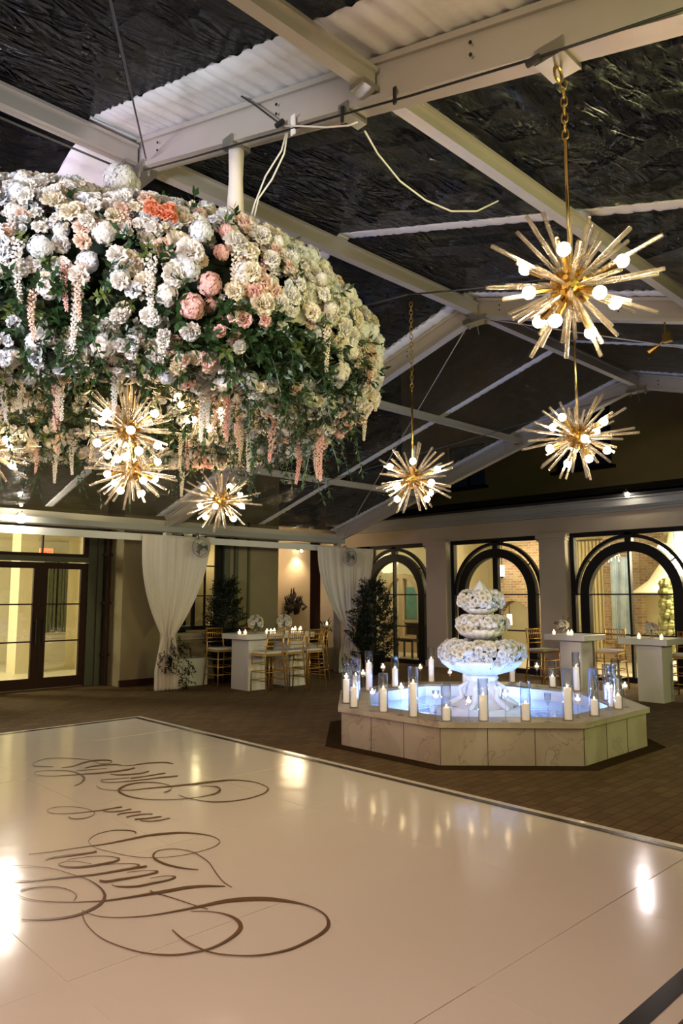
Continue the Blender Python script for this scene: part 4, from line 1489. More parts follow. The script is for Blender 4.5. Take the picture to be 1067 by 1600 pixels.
for k in range(6):
    a = k * PI / 3 + .3
    c = Vector((math.cos(a), math.sin(a), 0))
    MB().tube([c * .16 + Vector((0, 0, .62)), c * .27 + Vector((0, 0, .55)), c * .25 + Vector((0, 0, .44)), c * .36 + Vector((0, 0, .37)), c * .44 + Vector((0, 0, .34))], [.02, .03, .035, .04, .02], 8).obj('scroll_foot', M['stone_white'], ft, True)
MB().lathe([(0.08, 0.70), (0.20, 0.71), (0.36, 0.76), (0.46, 0.84), (0.48, 0.88), (0.44, 0.89), (0.3, 0.82), (0.001, 0.80)], n=64, lobes=16, amp=0.05).obj('bowl', M['stone_white'], ft, True)
MB().lathe([(0.06, 1.12), (0.15, 1.13), (0.24, 1.18), (0.28, 1.24), (0.26, 1.25), (0.15, 1.2), (0.001, 1.19)], n=64, lobes=16, amp=0.05).obj('bowl', M['stone_white'], ft, True)
MB().lathe([(0.05, 1.42), (0.12, 1.43), (0.2, 1.48), (0.2, 1.50), (0.001, 1.49)], n=48, lobes=12, amp=0.05).obj('bowl', M['stone_white'], ft, True)
MB().lathe([(0.05, 1.5), (0.10, 1.60), (0.11, 1.66), (0.085, 1.72), (0.05, 1.78), (0.001, 1.84)], n=24, lobes=6, amp=0.12).obj('finial', M['stone_white'], ft, True)
for (a, r) in ((-70, 1.05), (20, 1.15), (150, 1.1), (-150, 1.1), (-112, 1.2), (80, 1.1)):
    x, y = r * math.cos(R(a)), r * math.sin(R(a))
    l = MB().lathe([(0.001, 0), (0.07, 0), (0.07, 0.03), (0.001, 0.035)], (x, y, 0.07), 14).obj('pool_light', mat('pool_light_lens', (1, 1, 1), .3, emit=(0.62, 0.74, 1.0), es=30), ft)
    point((FC.x + x, FC.y + y, 0.20), 30.0, (0.60, 0.66, 1.0), 0.05)
# one lamp aimed up at the lower flowers
def garland(name, lab, zc, rr, hz, n, keep, seed, extra_leaf=30, sz=(.075, .105), rmin=0.0):
    g = thing(name, lab, 'flower arrangement', (FC.x, FC.y, 0), 0, 'white rose rings on the fountain tiers')
    rd2 = random.Random(seed)
    fl, hy = [], []
    placed = []
    t_ = 0
    while len(placed) < n and t_ < 20000:
        t_ += 1
        a = rd2.uniform(0, 2 * PI)
        e = rd2.uniform(-0.9, 1.35)
        rr_ = rr * (0.62 + 0.38 * math.cos(e)) + rd2.uniform(-.04, .05) * rr * 2.2 + .03 * math.sin(a * 5 + seed)
        p = Vector((rr_ * math.cos(a), rr_ * math.sin(a), zc + hz * math.sin(e)))
        if any((p - q).length < 0.048 for q in placed):
            continue
        placed.append(p)
        nn_ = Vector((math.cos(e) * math.cos(a), math.cos(e) * math.sin(a), math.sin(e)))
        key = rd2.choice(['rose_white', 'rose_white', 'rose_cream', 'hyd_cool'] if zc < 1.2 else ['rose_white', 'rose_cream', 'rose_cream', 'hyd_white'])
        (hy if key.startswith('hyd') else fl).append((p, nn_, key, rd2.uniform(*sz) * (1.25 if key.startswith('hyd') else 1.12)))
    def fac(p, n_):
        w_ = p + FC
        d = CAMV - w_
        return n_.dot(d.normalized()), d.length
    scatter(fl, 'rose', g, fac, keep)
    scatter(hy, 'hydrangea', g, fac, keep)
    MB().lathe([(0.001, zc - hz * .8), (rr * .72, zc - hz * .6), (rr * .86, zc), (rr * .7, zc + hz * .75), (0.06, zc + hz * .9)], n=28).obj('mossy_core', M['moss'], g, True)
    lm = Merge()
    for k in range(extra_leaf):
        a = rd2.uniform(0, 2 * PI)
        e = rd2.uniform(-1.2, 1.0)
        rr_ = rr * (0.62 + 0.36 * math.cos(e))
        lm.put(FM['sprig'], place(Vector((rr_ * math.cos(a), rr_ * math.sin(a), zc + hz * math.sin(e))), Vector((math.cos(a), math.sin(a), -.3)), rd2.uniform(.045, .075), rd2, .6))
    lo = lm.obj('foliage', g, smooth=False)
    lo['kind'] = 'stuff'
garland('rose_garland', 'widest ring of white roses on the lowest fountain bowl', 0.965, 0.45, 0.125, 260, 100, 5, 46, (.062, .085))
garland('rose_garland', 'middle ring of white roses on the fountain', 1.31, 0.27, 0.078, 120, 100, 6, 26, (.058, .08))
garland('rose_garland', 'topmost ring of white roses under the fountain finial', 1.60, 0.235, 0.095, 110, 100, 7, 24, (.058, .08))

# ------------------------------------------------------------------ candles
def cyl_glass(r, h):
    t = 0.004
    return MB().lathe([(0.001, 0), (r, 0), (r, h), (r - t, h), (r - t, 0.012), (0.001, 0.012)], n=24)
RIMZ = 0.42
CYL = [  # x, base y, top y, candle top y, label hint
    (553, 1110, 1048, 1074, 'front left corner of the pool rim'),
    (556, 1098, 1029, 1056, 'just behind the front left corner one'),
    (541, 1103, 1036, 1062, 'leftmost, half behind another cylinder'),
    (583, 1084, 1017, 1036, 'tall one at back left'),
    (599, 1117, 1052, 1077, 'third along the front rim from the left'),
    (626, 1079, 1025, 1045, 'back left rim, right of the tallest'),
    (644, 1125, 1042, 1068, 'tall one on the front left rim'),
    (674, 1070, 1012, 1030, 'tall one behind, left of the roses'),
    (698, 1132, 1067, 1106, 'low candle at the front corner'),
    (727, 1072, 1020, 1040, 'back rim, left behind the pedestal'),
    (773, 1072, 1020, 1038, 'back rim, right behind the pedestal'),
    (755.5, 1131, 1060, 1087, 'middle of the front rim'),
    (822, 1067, 1024, 1042, 'back rim, first right of the roses'),
    (821.6, 1131, 1065, 1100, 'front rim, right of the middle one'),
    (863.5, 1078, 1032, 1058, 'back right rim, short candle'),
    (888, 1130, 1044, 1075, 'tall one at the front right corner'),
    (900, 1084, 1019, 1043, 'tallest on the back right rim'),
    (929, 1123, 1044, 1094, 'right rim, low bright candle'),
    (927, 1106, 1038, 1075, 'right rim, behind the low bright one'),
    (962, 1111, 1055, 1088, 'right rim near the end corner'),
    (963, 1095, 1030, 1062, 'right rim, behind the end corner one'),
    (945, 1099, 1038, 1070, 'right rim, partly hidden between taller ones'),
]
def hgt(p, x, y):
    d = ray(x, y)
    k = (p.x * math.cos(HEAD) + p.y * math.sin(HEAD)) / (d.x * math.cos(HEAD) + d.y * math.sin(HEAD))
    return (CAMV + d * k).z
def on_rim(p):
    # slide the point on to the coping
    v = p - FC
    v.z = 0
    ang = math.atan2(v.y, v.x)
    k = round((ang) / (PI / 4)) * PI / 4
    ap = v.length * math.cos(ang - k)
    lo, hi = 1.50 * math.cos(PI / 8) + 0.055, 1.87 * math.cos(PI / 8) - 0.055
    if ap < lo or ap > hi:
        want = min(max(ap, lo), hi)
        u = Vector((math.cos(k), math.sin(k), 0))
        v = v + u * (want - ap)
    return Vector((FC.x + v.x, FC.y + v.y, RIMZ))
taken = []
for (x, yb, yt, yc_, hint) in CYL:
    p = on_rim(pl(x, yb - 4, 2, RIMZ))
    for q in taken:
        d = p - q
        if d.length < 0.125:
            u = d.normalized() if d.length > 1e-3 else Vector((1, 0, 0))
            p = on_rim(q + u * 0.13)
    taken.append(p)
    H = max(0.24, hgt(p, x, yt) - RIMZ)
    hc = min(max(0.08, hgt(p, x, yc_) - RIMZ), H - 0.06)
    g = cyl_glass(0.052, H).obj('glass_cylinder', M['candle_glass'], smooth=True, loc=tuple(p))
    tag(g, 'clear glass cylinder on the fountain, ' + hint, 'candle holder', 'glass cylinders around the pool')
    c = thing('pillar_candle', 'lit ivory pillar candle in the glass cylinder, ' + hint, 'candle', (p.x, p.y, RIMZ + 0.013), 0, 'pillar candles around the pool')
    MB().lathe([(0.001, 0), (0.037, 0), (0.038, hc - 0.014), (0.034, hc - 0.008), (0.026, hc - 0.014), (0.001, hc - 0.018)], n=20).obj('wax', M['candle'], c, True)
    wx = [o for o in col.objects if o.parent == c][0]
    MB().tube([(0, 0, hc - 0.02), (0, 0, hc)], 0.0015, 5).obj('wick', M['black'], wx)
    MB().lathe([(0.0005, 0), (0.005, 0.005), (0.006, 0.010), (0.003, 0.020), (0.0005, 0.028)], (0, 0, hc - 0.006), 8).obj('flame', M['flame'], wx, True)
STEM = [(570.6, 1083, 1045.5, 'back left rim'), (580, 1114, 1074, 'front left, between two cylinders'), (627, 1120, 1066, 'front left, left of the tall cylinder'),
        (604, 1080, 1036, 'back left, the taller one'), (657, 1070, 1037, 'back rim left of the roses'), (680, 1130, 1079, 'front rim beside the front corner'),
        (541, 1092, 1050, 'leftmost on the rim'), (735, 1133, 1087, 'front rim left of the middle cylinder'), (792, 1132, 1076, 'front rim right of the middle cylinder'),
        (860, 1133, 1083, 'front rim, empty and unlit'), (903.5, 1124, 1084, 'right of the tall front corner cylinder'), (839.6, 1076, 1035, 'back right rim'),
        (797.5, 1071, 1039, 'back rim just right of the pedestal'), (703, 1070, 1045, 'back rim just left of the pedestal'), (977.6, 1108, 1064, 'rightmost on the rim'), (951, 1112, 1065, 'right rim among the cylinders')]
for (x, yb, yt, hint) in STEM:
    p = on_rim(pl(x, yb - 3, 2, RIMZ))
    for q in taken:
        d = p - q
        if d.length < 0.10:
            u = d.normalized() if d.length > 1e-3 else Vector((1, 0, 0))
            p = on_rim(q + u * 0.108)
    taken.append(p)
    H = min(max(0.2, hgt(p, x, yt) - RIMZ), 0.42)
    t = thing('stem_glass', 'stemmed glass holder on the fountain, ' + hint, 'candle holder', (p.x, p.y, RIMZ), 0, 'stemmed glasses around the pool')
    MB().lathe([(0.001, 0), (0.04, 0.002), (0.04, 0.006), (0.006, 0.012), (0.005, H - 0.12), (0.012, H - 0.1), (0.03, H - 0.075), (0.034, H - 0.06), (0.034, H), (0.031, H), (0.031, H - 0.056), (0.001, H - 0.07)], n=20).obj('goblet', M['candle_glass'], t, True)
    if 'unlit' not in hint:
        c = thing('floating_candle', 'small lit candle in the stemmed glass, ' + hint, 'candle', (p.x, p.y, RIMZ + H - 0.062), 0, 'small candles in stemmed glasses')
        MB().lathe([(0.001, 0), (0.022, 0.0), (0.027, 0.018), (0.001, 0.02)], n=14).obj('wax', M['votive'], c, True)
        MB().lathe([(0.0005, 0), (0.006, 0.006), (0.007, 0.013), (0.004, 0.026), (0.0005, 0.034)], (0, 0, 0.02), 8).obj('flame', M['flame'], c, True)

# ------------------------------------------------------------------ dance floor with script
DZ = 0.024
DX1, DY0, DY1, DX0 = 5.12, 1.28, 9.30, -3.0
df = thing('dance_floor', 'glossy white dance floor with a black border line and gold script', 'dance floor')
MB().box(DX0, DY0, 0, DX1, DY1, 0.018).obj('floor_edge', M['white_paint'], df)
g = MB()
rd = random.Random(5)
x = DX1
PANEL = 1.22
ix = 0
while x > DX0 + .05:
    xa = max(x - PANEL, DX0)
    y = DY1
    while y > DY0 + .05:
        ya = max(y - PANEL, DY0)
        e = 0.0012
        zs = [DZ - 0.002 + rd.uniform(0, 0.0028) for _ in range(4)]
        zs[3] = zs[1] + zs[2] - zs[0]
        vs = [(xa + e, ya + e, zs[0]), (x - e, ya + e, zs[1]), (xa + e, y - e, zs[2]), (x - e, y - e, zs[3]),
              (xa, ya, 0.016), (x, ya, 0.016), (xa, y, 0.016), (x, y, 0.016)]
        g.add(vs, [(0, 1, 3, 2), (4, 5, 1, 0), (5, 7, 3, 1), (7, 6, 2, 3), (6, 4, 0, 2)])
        y = ya
    x = xa
g.obj('floor_panels', M['floor_vinyl'], df)
bz0, bz1 = DZ + 0.0015, DZ + 0.003
IN0, IN1 = 0.075, 0.135
bb = MB()
bb.box(DX1 - IN1, DY0 + IN0, bz0, DX1 - IN0, DY1 - IN0, bz1)
bb.box(DX0 + IN0, DY1 - IN1, bz0, DX1 - IN1, DY1 - IN0, bz1)
bb.box(DX0 + IN0, DY0 + IN0, bz0, DX1 - IN1, DY0 + IN1 + 0.02, bz1)
bb.obj('border_line', M['border'], df)
def cr(pts, n=10):
    out = []
    P = [pts[0]] + list(pts) + [pts[-1]]
    for i in range(1, len(P) - 2):
        for k in range(n):
            t_ = k / n
            q = []
            for d in range(len(pts[0])):
                a, b, c, e = P[i - 1][d], P[i][d], P[i + 1][d], P[i + 2][d]
                q.append(.5 * (2 * b + (-a + c) * t_ + (2 * a - 5 * b + 4 * c - e) * t_ ** 2 + (-a + 3 * b - 3 * c + e) * t_ ** 3))
            out.append(q)
    out.append(list(pts[-1]))
    return out
def ribbon(mb, pts, z):
    # pts: photo x, y, width
    C_ = cr(pts)
    L, Rr = [], []
    for i, (x, y, wd) in enumerate(C_):
        a = C_[max(i - 1, 0)]
        b = C_[min(i + 1, len(C_) - 1)]
        dx, dy = b[0] - a[0], b[1] - a[1]
        l = math.hypot(dx, dy) or 1
        nx, ny = -dy / l * max(wd, .45) / 2, dx / l * max(wd, .45) / 2
        L.append(pl(x + nx, y + ny, 2, z))
        Rr.append(pl(x - nx, y - ny, 2, z))
    n = len(L)
    vs = L + Rr + [v - Vector((0, 0, .0012)) for v in L] + [v - Vector((0, 0, .0012)) for v in Rr]
    fs = []
    for i in range(n - 1):
        fs += [(i, i + 1, n + i + 1, n + i), (i, 2 * n + i, 2 * n + i + 1, i + 1), (n + i, n + i + 1, 3 * n + i + 1, 3 * n + i)]
    mb.add(vs, fs)
def tr(ox, oy, s, pts, wd):
    out = []
    m = len(pts)
    for i, (x, y) in enumerate(pts):
        t_ = i / (m - 1) * (len(wd) - 1)
        k = min(int(t_), len(wd) - 2)
        out.append((ox + x / s, oy + y / s, wd[k] + (wd[k + 1] - wd[k]) * (t_ - k)))
    return out
A1 = (40, 1170, 5.335); A2 = (140, 1170, 3.557); A3 = (60, 1240, 4.85); A4 = (0, 1280, 5.335); A5 = (120, 1280, 4.104); A6 = (100, 1370, 2.425)
W1 = [
 tr(*A1, [(230,147),(150,143),(75,135),(62,125),(85,105),(160,82),(280,75),(420,80),(540,93),(600,115),(650,125),(700,118),(718,104),(700,95),(640,92),(560,98),(480,115),(400,142),(300,156)], [.8,1.5,3,2.2,1,.6,.5,.5,.5,.5,.6,.8,1,1.2,1.6,2.2,2.2,1.5,.7]),
 tr(*A1, [(490,160),(560,145),(650,135),(750,130),(810,138)], [1.4,2,1.6,1.2]),
 tr(*A1, [(425,180),(550,172),(680,160)], [.8,.5]),
 tr(*A1, [(910,158),(850,172),(740,188),(600,202),(480,210),(360,218),(220,225),(120,220),(78,205),(85,190),(150,180),(250,177),(360,182),(440,205),(485,235),(480,265),(450,290),(405,307)], [2,2,2,1.8,1.4,.8,.6,.6,.6,.6,.7,.8,1,1.8,3,2.6,1.4,.7]),
 tr(*A1, [(705,208),(760,215),(860,213),(960,203),(1030,185)], [.8,1.4,1.8,1.5,2]),
 tr(*A1, [(875,245),(920,238),(1000,228),(1067,216),(1165,200)], [2,1.4,1.5,1.8]),
 tr(*A2, [(490,150),(400,158),(300,170),(180,182),(110,186),(65,180),(70,172),(130,167),(220,160)], [2,1.5,1.1,.8,.6,.6,.6,.7]),
 tr(*A2, [(38,203),(60,220),(130,230),(230,228),(330,218),(450,207),(560,196),(660,184),(770,173),(850,175),(930,187),(985,210),(990,228),(960,250),(880,275),(780,290),(680,293),(590,282),(530,268),(497,255)], [.7,.6,.6,.8,1.2,1.8,2.2,2.2,1.8,1,.8,1.2,2,1.5,1.2,1.2,1.1,1,.9,.7]),
 tr(*A2, [(415,240),(445,230),(455,212),(430,198),(370,187),(290,186),(210,200),(165,225),(175,245),(240,268),(350,281),(480,280),(600,268),(690,250),(722,232),(718,215),(690,207),(620,205)], [1.5,1.2,.9,.7,.9,1.2,2.2,3.4,2.4,1.2,.8,.8,1,1.8,3.2,2,.9,.6]),
 tr(*A2, [(190,93),(240,90),(320,79),(400,75),(440,77),(465,83)], [.6,1,1.6,1.4,.8]),
]
W2 = [
 tr(*A3, [(635,98),(560,110),(480,124),(400,134),(300,145),(200,151),(110,148),(68,130),(90,110),(160,98),(250,97),(340,108),(400,125),(427,148),(400,170),(350,185),(290,190),(245,185),(230,173)], [1.6,1.4,1.4,1.1,.9,.8,.6,.5,.5,.5,.5,.5,.6,.7,.8,1,1.2,1.6,2]),
 tr(*A3, [(490,133),(560,136),(640,127),(705,115)], [.8,1.1,1.3]),
 tr(*A3, [(597,158),(640,147),(700,140),(778,134)], [1.4,1.2,1.5]),
 tr(*A3, [(665,177),(720,165),(790,155),(865,153)], [1.6,1.3,1.3]),
 tr(*A3, [(730,193),(800,188),(870,180),(932,172)], [2,1.5,1.6]),
 tr(*A3, [(770,203),(840,208),(920,200),(997,184)], [.8,1.3,1.3]),
]
W3 = [
 tr(*A5, [(378,92),(370,78),(310,69),(220,72),(130,95),(80,130),(85,155),(120,182),(230,212),(360,238),(480,245),(620,238),(760,212),(870,180),(915,145),(880,112),(790,93),(690,85),(580,90),(450,105),(300,135),(180,158),(90,170),(0,183),(-150,205),(-308,223)], [2.2,1.8,1.2,.8,.8,.7,.7,.6,.5,.5,.5,.5,.6,.7,1.1,.9,1.4,2.2,3,3,2.2,1.6,1,.8,.7,.5]),
 tr(*A5, [(780,322),(680,312),(580,290),(510,260),(490,235),(510,205),(580,190),(660,192),(740,208),(800,240),(850,280),(890,340),(940,400),(995,435)], [.7,2,2.8,3.2,3,1.2,.7,.7,.9,1.2,1.3,1.5,1.3,.8]),
 tr(*A4, [(380,337),(420,322),(520,307),(640,293),(760,277),(805,265)], [1.6,2,2.6,2.8,2.4,3.2]),
 tr(*A4, [(760,370),(640,350),(560,348),(500,365),(490,375),(520,390),(620,398),(740,390),(870,368),(960,348),(995,330),(960,315),(860,305),(720,312),(560,335)], [.4,.5,.5,.8,1,1.5,2.4,2.8,2.6,2.4,2.2,.8,.5,.5,.4]),
 tr(*A4, [(90,512),(250,510),(420,495),(600,478),(780,460),(940,435),(1067,413),(1225,390),(1330,365),(1155,372)][:8], [1.2,2,2,2,2.2,2.6,2.8,2.6]),
 tr(*A5, [(300,322),(370,308),(400,295),(370,285),(280,284),(160,290)], [2.2,2,2,.7,.5,.4]),
 tr(*A5, [(145,393),(190,398),(270,385),(380,368),(470,350),(520,335),(480,328),(400,330),(320,340)], [3.2,3.2,3,2.4,2.2,2.2,.6,.5,.4]),
 tr(*A5, [(225,415),(240,425),(300,432),(390,428),(490,408),(580,390),(632,370),(600,362),(540,365),(470,378)], [1,1.2,2,2.6,2.6,2.2,2,.7,.5,.4]),
 tr(*A5, [(950,428),(820,427),(700,437),(600,455),(480,475),(350,497),(190,520),(100,526),(0,530),(-53,530),(-189,525),(-301,510),(-387,480),(-455,430),(-530,375)], [1.2,3,4,4.4,3.6,2.6,1.8,1.2,1,.9,.9,1,1,1.1,1.2]),
 tr(*A4, [(170,590),(230,572),(330,560),(440,558),(540,575),(610,605),(635,640),(610,680)], [1.6,2,1.6,1.3,1,.9,1,.7]),
 tr(*A4, [(100,385),(250,388),(420,405),(530,435),(640,470),(720,495),(800,540),(850,585),(873,640),(840,700),(770,745),(680,785),(560,815),(400,832),(180,832)], [.5,.5,.6,.7,.8,1,1.8,3,4.4,4.4,4,3.6,3,2.6,1.2]),
 tr(*A5, [(470,457),(500,470),(560,487),(650,515),(770,555),(840,575)], [1.8,1.5,1.2,1.2,1.1]),
 tr(*A6, [(72,125),(72,150),(90,185),(140,230),(220,265),(310,288),(410,295),(490,285),(560,268),(620,238),(660,205),(668,180),(645,155),(600,138),(540,130),(480,130)], [1.6,1.4,1.3,1.5,1.6,1.8,2.2,2.2,2.6,3.6,5.5,6.5,4,1.6,.9,.6]),
 tr(*A6, [(85,135),(140,150),(220,153),(320,146),(430,128),(520,110),(600,93),(680,84),(770,83),(860,93),(930,110),(985,140),(1002,175),(985,205),(930,240),(850,275),(750,295),(650,297),(570,288),(510,268),(450,235),(410,200)], [.8,.9,1,1.4,2.2,3.4,5,6,5.6,3.4,1.6,2.6,5.2,4.6,3.6,3,2.2,1.8,2,2.4,2.6,1.6]),
]
for ws_, z_ in ((W1, .0048), (W2, .0048), (W3, .0048)):
    g = MB()
    for i, s in enumerate(ws_):
        ribbon(g, s, DZ + z_ + i * .00008)
    g.obj('script_lettering', M['lettering'], df)

# ------------------------------------------------------------------ bar tables
def bar_table(loc, lx, ly, peds, lab, h=0.98, grp='white high tables'):
    t = thing('bar_table', lab, 'table', loc, 0, grp)
    o = MB().box(0, 0, h - 0.095, lx, ly, h).obj('tabletop', M['white_paint'], t)
    bv = o.modifiers.new('b', 'BEVEL'); bv.width = 0.004
    for (x0, y0, x1, y1) in peds:
        MB().box(x0, y0, 0, x1, y1, h - 0.095).obj('pedestal', M['white_paint'], t)
    return t
bar_table((7.76, 10.44, 0), 1.56, 0.76, ((0.12, 0.12, 0.52, 0.62), (1.07, 0.12, 1.46, 0.62)), 'long white high table on two block legs near the first drape')
bar_table((11.47, 4.76, 0), 0.78, 0.78, ((0.13, 0.14, 0.52, 0.54),), 'square white high table nearest the right edge')
bar_table((11.62, 6.20, 0), 0.76, 0.76, ((0.15, 0.14, 0.54, 0.54),), 'square white high table behind the right end of the fountain')
q = dep(509, 988, 17.0)
ftb = thing('bar_table', 'small far cocktail table with a thin top between the second drape and the dark post', 'table', (q.x, q.y, 0))
MB().lathe([(0.001, 0.95), (.24, .95), (.24, .98), (0.001, .98)], n=28).obj('tabletop', M['white_paint'], ftb)
MB().lathe([(0.001, 0), (.2, 0), (.2, .02), (.03, .04), (.03, .95), (0.001, .95)], n=20).obj('pedestal', M['black'], ftb)

# gold chiavari bar stools, facing +Y
def stool(label):
    t = thing('bar_stool', label, 'bar stool', (0, 0, 0), 0, 'gold bar stools')
    SH = 0.66
    c = MB()
    c.prism([(-.19, -.17), (.19, -.17), (.20, .20), (-.20, .20)], SH, SH + 0.045)
    o = c.obj('seat_cushion', M['cushion'], t)
    bv = o.modifiers.new('b', 'BEVEL'); bv.width = 0.018; bv.segments = 3
    MB().prism([(-.195, -.18), (.195, -.18), (.205, .205), (-.205, .205)], SH - 0.03, SH).obj('seat_frame', M['gold'], t)
    for s in (-1, 1):
        b = MB()
        pts = [(s * .20, .20, 0), (s * .19, .185, SH)]
        b.tube(pts, 0.013, 8)
        for z in (.2, .42):
            b.tube([(s * (.2 - .01 * z), .197, z - .008), (s * (.2 - .01 * z), .197, z + .008)], 0.018, 8)
        b.obj('leg', M['gold'], t, True)
        b = MB()
        b.tube([(s * .215, -.25, 0), (s * .19, -.18, SH), (s * .18, -.195, SH + .12), (s * .175, -.24, 1.06)], 0.013, 8)
        for (z, yy) in ((.3, -.218), (.8, -.2)):
            b.tube([(s * .2, yy, z - .008), (s * .2, yy, z + .008)], 0.018, 8)
        b.obj('leg', M['gold'], t, True)
    b = MB()
    for z, y in ((1.045, -.238), (.965, -.222), (.80, -.205)):
        b.tube([(-.18, y, z), (.18, y, z)], 0.010, 6)
    for k in range(7):
        x = -.145 + k * .0483
        b.tube([(x, -.238, 1.045), (x, -.222, .965)] if False else [(x, -.236, 1.04), (x, -.205, .86)], 0.006, 6)
    b.tube([(-.18, -.207, .87), (.18, -.207, .87)], 0.009, 6)
    b.obj('backrest', M['gold'], t, True)
    b = MB()
    for z in (.22, .36, .5):
        yb = -.25 + .07 * z / SH
        b.tube([(-.2, .195, z), (.2, .195, z)], 0.009, 6)
        for s in (-1, 1):
            b.tube([(s * .205, yb, z), (s * .198, .195, z)], 0.009, 6)
    b.tube([(-.2, -.21, .36), (.2, -.21, .36)], 0.009, 6)
    b.obj('stretcher', M['gold'], t, True)
    return t
st0 = stool('gold bar stool nearest the camera at the long table, on its left end')
st0.location = (7.99, 10.16, 0)
for (x, y, rz, lab) in ((8.49, 10.2, 0, 'middle gold bar stool of the three on the near side of the long table'),
                        (9.0, 10.24, 0, 'rightmost gold bar stool on the near side of the long table'),
                        (7.97, 11.52, PI, 'gold bar stool behind the left end of the long table'),
                        (8.75, 11.50, PI, 'gold bar stool behind the right half of the long table'),
                        (11.98, 7.20, PI - .2, 'gold bar stool at the left side of the table behind the fountain'),
                        (12.65, 6.25, PI / 2 + .1, 'gold bar stool between the arcade and the table behind the fountain'),
                        (12.58, 4.95, PI / 2, 'gold bar stool beyond the rightmost table, its back against the arch'),
                        (11.95, 4.42, 0.0, 'gold bar stool cut by the right edge of the picture')):
    copy_tree(st0, (x, y, 0), rz, lab)
q2 = dep(490, 990, 14.3)
copy_tree(st0, (q2.x, q2.y, 0), 0.4, 'gold bar stool in the dark between long table and second drape')

# things on the tables
def bouquet(loc, r, lab, seed, n=26):
    t = thing('flower_bouquet', lab, 'flower arrangement', loc, 0, 'table bouquets')
    MB().lathe([(0.001, 0), (0.028, 0), (0.034, 0.07), (0.03, 0.09), (0.027, 0.088), (0.03, 0.07), (0.025, 0.006), (0.001, 0.006)], n=14).obj('vase', M['candle_glass'], t, True)
    rd2 = random.Random(seed)
    lm = Merge()
    for i, d in enumerate(fib(n)):
        if d.z < -0.5:
            continue
        p = Vector((0, 0, 0.09 + r * .8)) + d * r * Vector((1, 1, .85)).length / 1.66
        inst(FM[rd2.choice(['rose_white', 'rose_blush', 'rose_white', 'rose_cream'])], 'rose', t, mtx=place(p, d, rd2.uniform(.065, .085), rd2, .2))
    for k in range(12):
        d = Vector((rd2.uniform(-1, 1), rd2.uniform(-1, 1), rd2.uniform(-.6, 1))).normalized()
        lm.put(FM['sprig'], place(Vector((0, 0, 0.09 + r * .8)) + d * r * .6, d, rd2.uniform(.08, .12), rd2, .3))
    lm.put(FM['sprig'], Matrix.Translation((0, 0, .02)) @ Matrix.Scale(.09, 4))
    o = lm.obj('foliage', t, smooth=False)
    o['kind'] = 'stuff'
    return t
TZ = 0.98
def on_top(px, Y=None, X=None):
    d = ray(px, 990)
    if Y is not None:
        k = Y / d.y
    else:
        k = X / d.x
    return Vector((d.x * k, d.y * k, TZ))
p = on_top(399, Y=10.82); bouquet(tuple(p), 0.115, 'left bouquet of white and blush roses on the long table', 1)
p = on_top(444, Y=10.86); bouquet(tuple(p), 0.115, 'right bouquet of white and blush roses on the long table', 2)
p = on_top(880, X=12.0); bouquet(tuple(p), 0.07, 'small bouquet on the square table behind the fountain', 3, 12)
p = on_top(1018, X=11.85); bouquet(tuple(p), 0.07, 'small bouquet on the square table at the right edge', 4, 12)
vt = None
def votive(p, lab):
    t = thing('votive_candle', lab, 'candle', tuple(p), 0, 'votive candles on the tables')
    global vt
    if vt is None:
        vt = (MB().lathe([(0.001, 0), (0.03, 0), (0.032, 0.06), (0.029, 0.06), (0.027, 0.006), (0.001, 0.006)], n=14), MB().lathe([(0.001, 0.007), (0.025, 0.007), (0.026, 0.045), (0.001, 0.045)], n=12))
        a = vt[0].obj('votive_glass', M['candle_glass'], t, True)
        b = vt[1].obj('wax', M['votive'], t, True)
        c = MB().lathe([(0.0005, 0), (0.006, 0.006), (0.007, 0.013), (0.0005, 0.03)], (0, 0, 0.046), 8).obj('flame', M['flame'], t, True)
        vt = (a.data, b.data, c.data)
    else:
        inst(vt[0], 'votive_glass', t)
        inst(vt[1], 'wax', t)
        inst(vt[2], 'flame', t)
for (px, Y, lab) in ((374, 10.66, 'votive at the left end of the long table, left of a pair'), (383, 10.64, 'votive at the left end of the long table, right of a pair'),
                     (417, 10.72, 'left votive of three between the two bouquets'), (423, 10.70, 'middle votive of three between the two bouquets'), (428.5, 10.72, 'right votive of three between the two bouquets'),
                     (457, 10.74, 'votive right of the right bouquet, nearest it'), (468, 10.78, 'rightmost near votive on the long table'), (461, 11.05, 'votive at the back edge of the long table, left one'), (469.5, 11.06, 'votive at the back edge of the long table, right one')):
    votive(on_top(px, Y=Y), lab)
for (px, X, lab) in ((865.5, 11.85, 'votive left of the bouquet on the table behind the fountain'), (888, 11.82, 'nearer votive right of the bouquet on the table behind the fountain'), (893, 12.0, 'farther votive right of the bouquet on the table behind the fountain'),
                     (998, 11.75, 'votive left of the bouquet on the rightmost table'), (1033, 11.75, 'votive right of the bouquet on the rightmost table')):
    votive(on_top(px, X=X), lab)
votive((q.x + .05, q.y + .02, TZ), 'votive on the small far table beside the second drape')

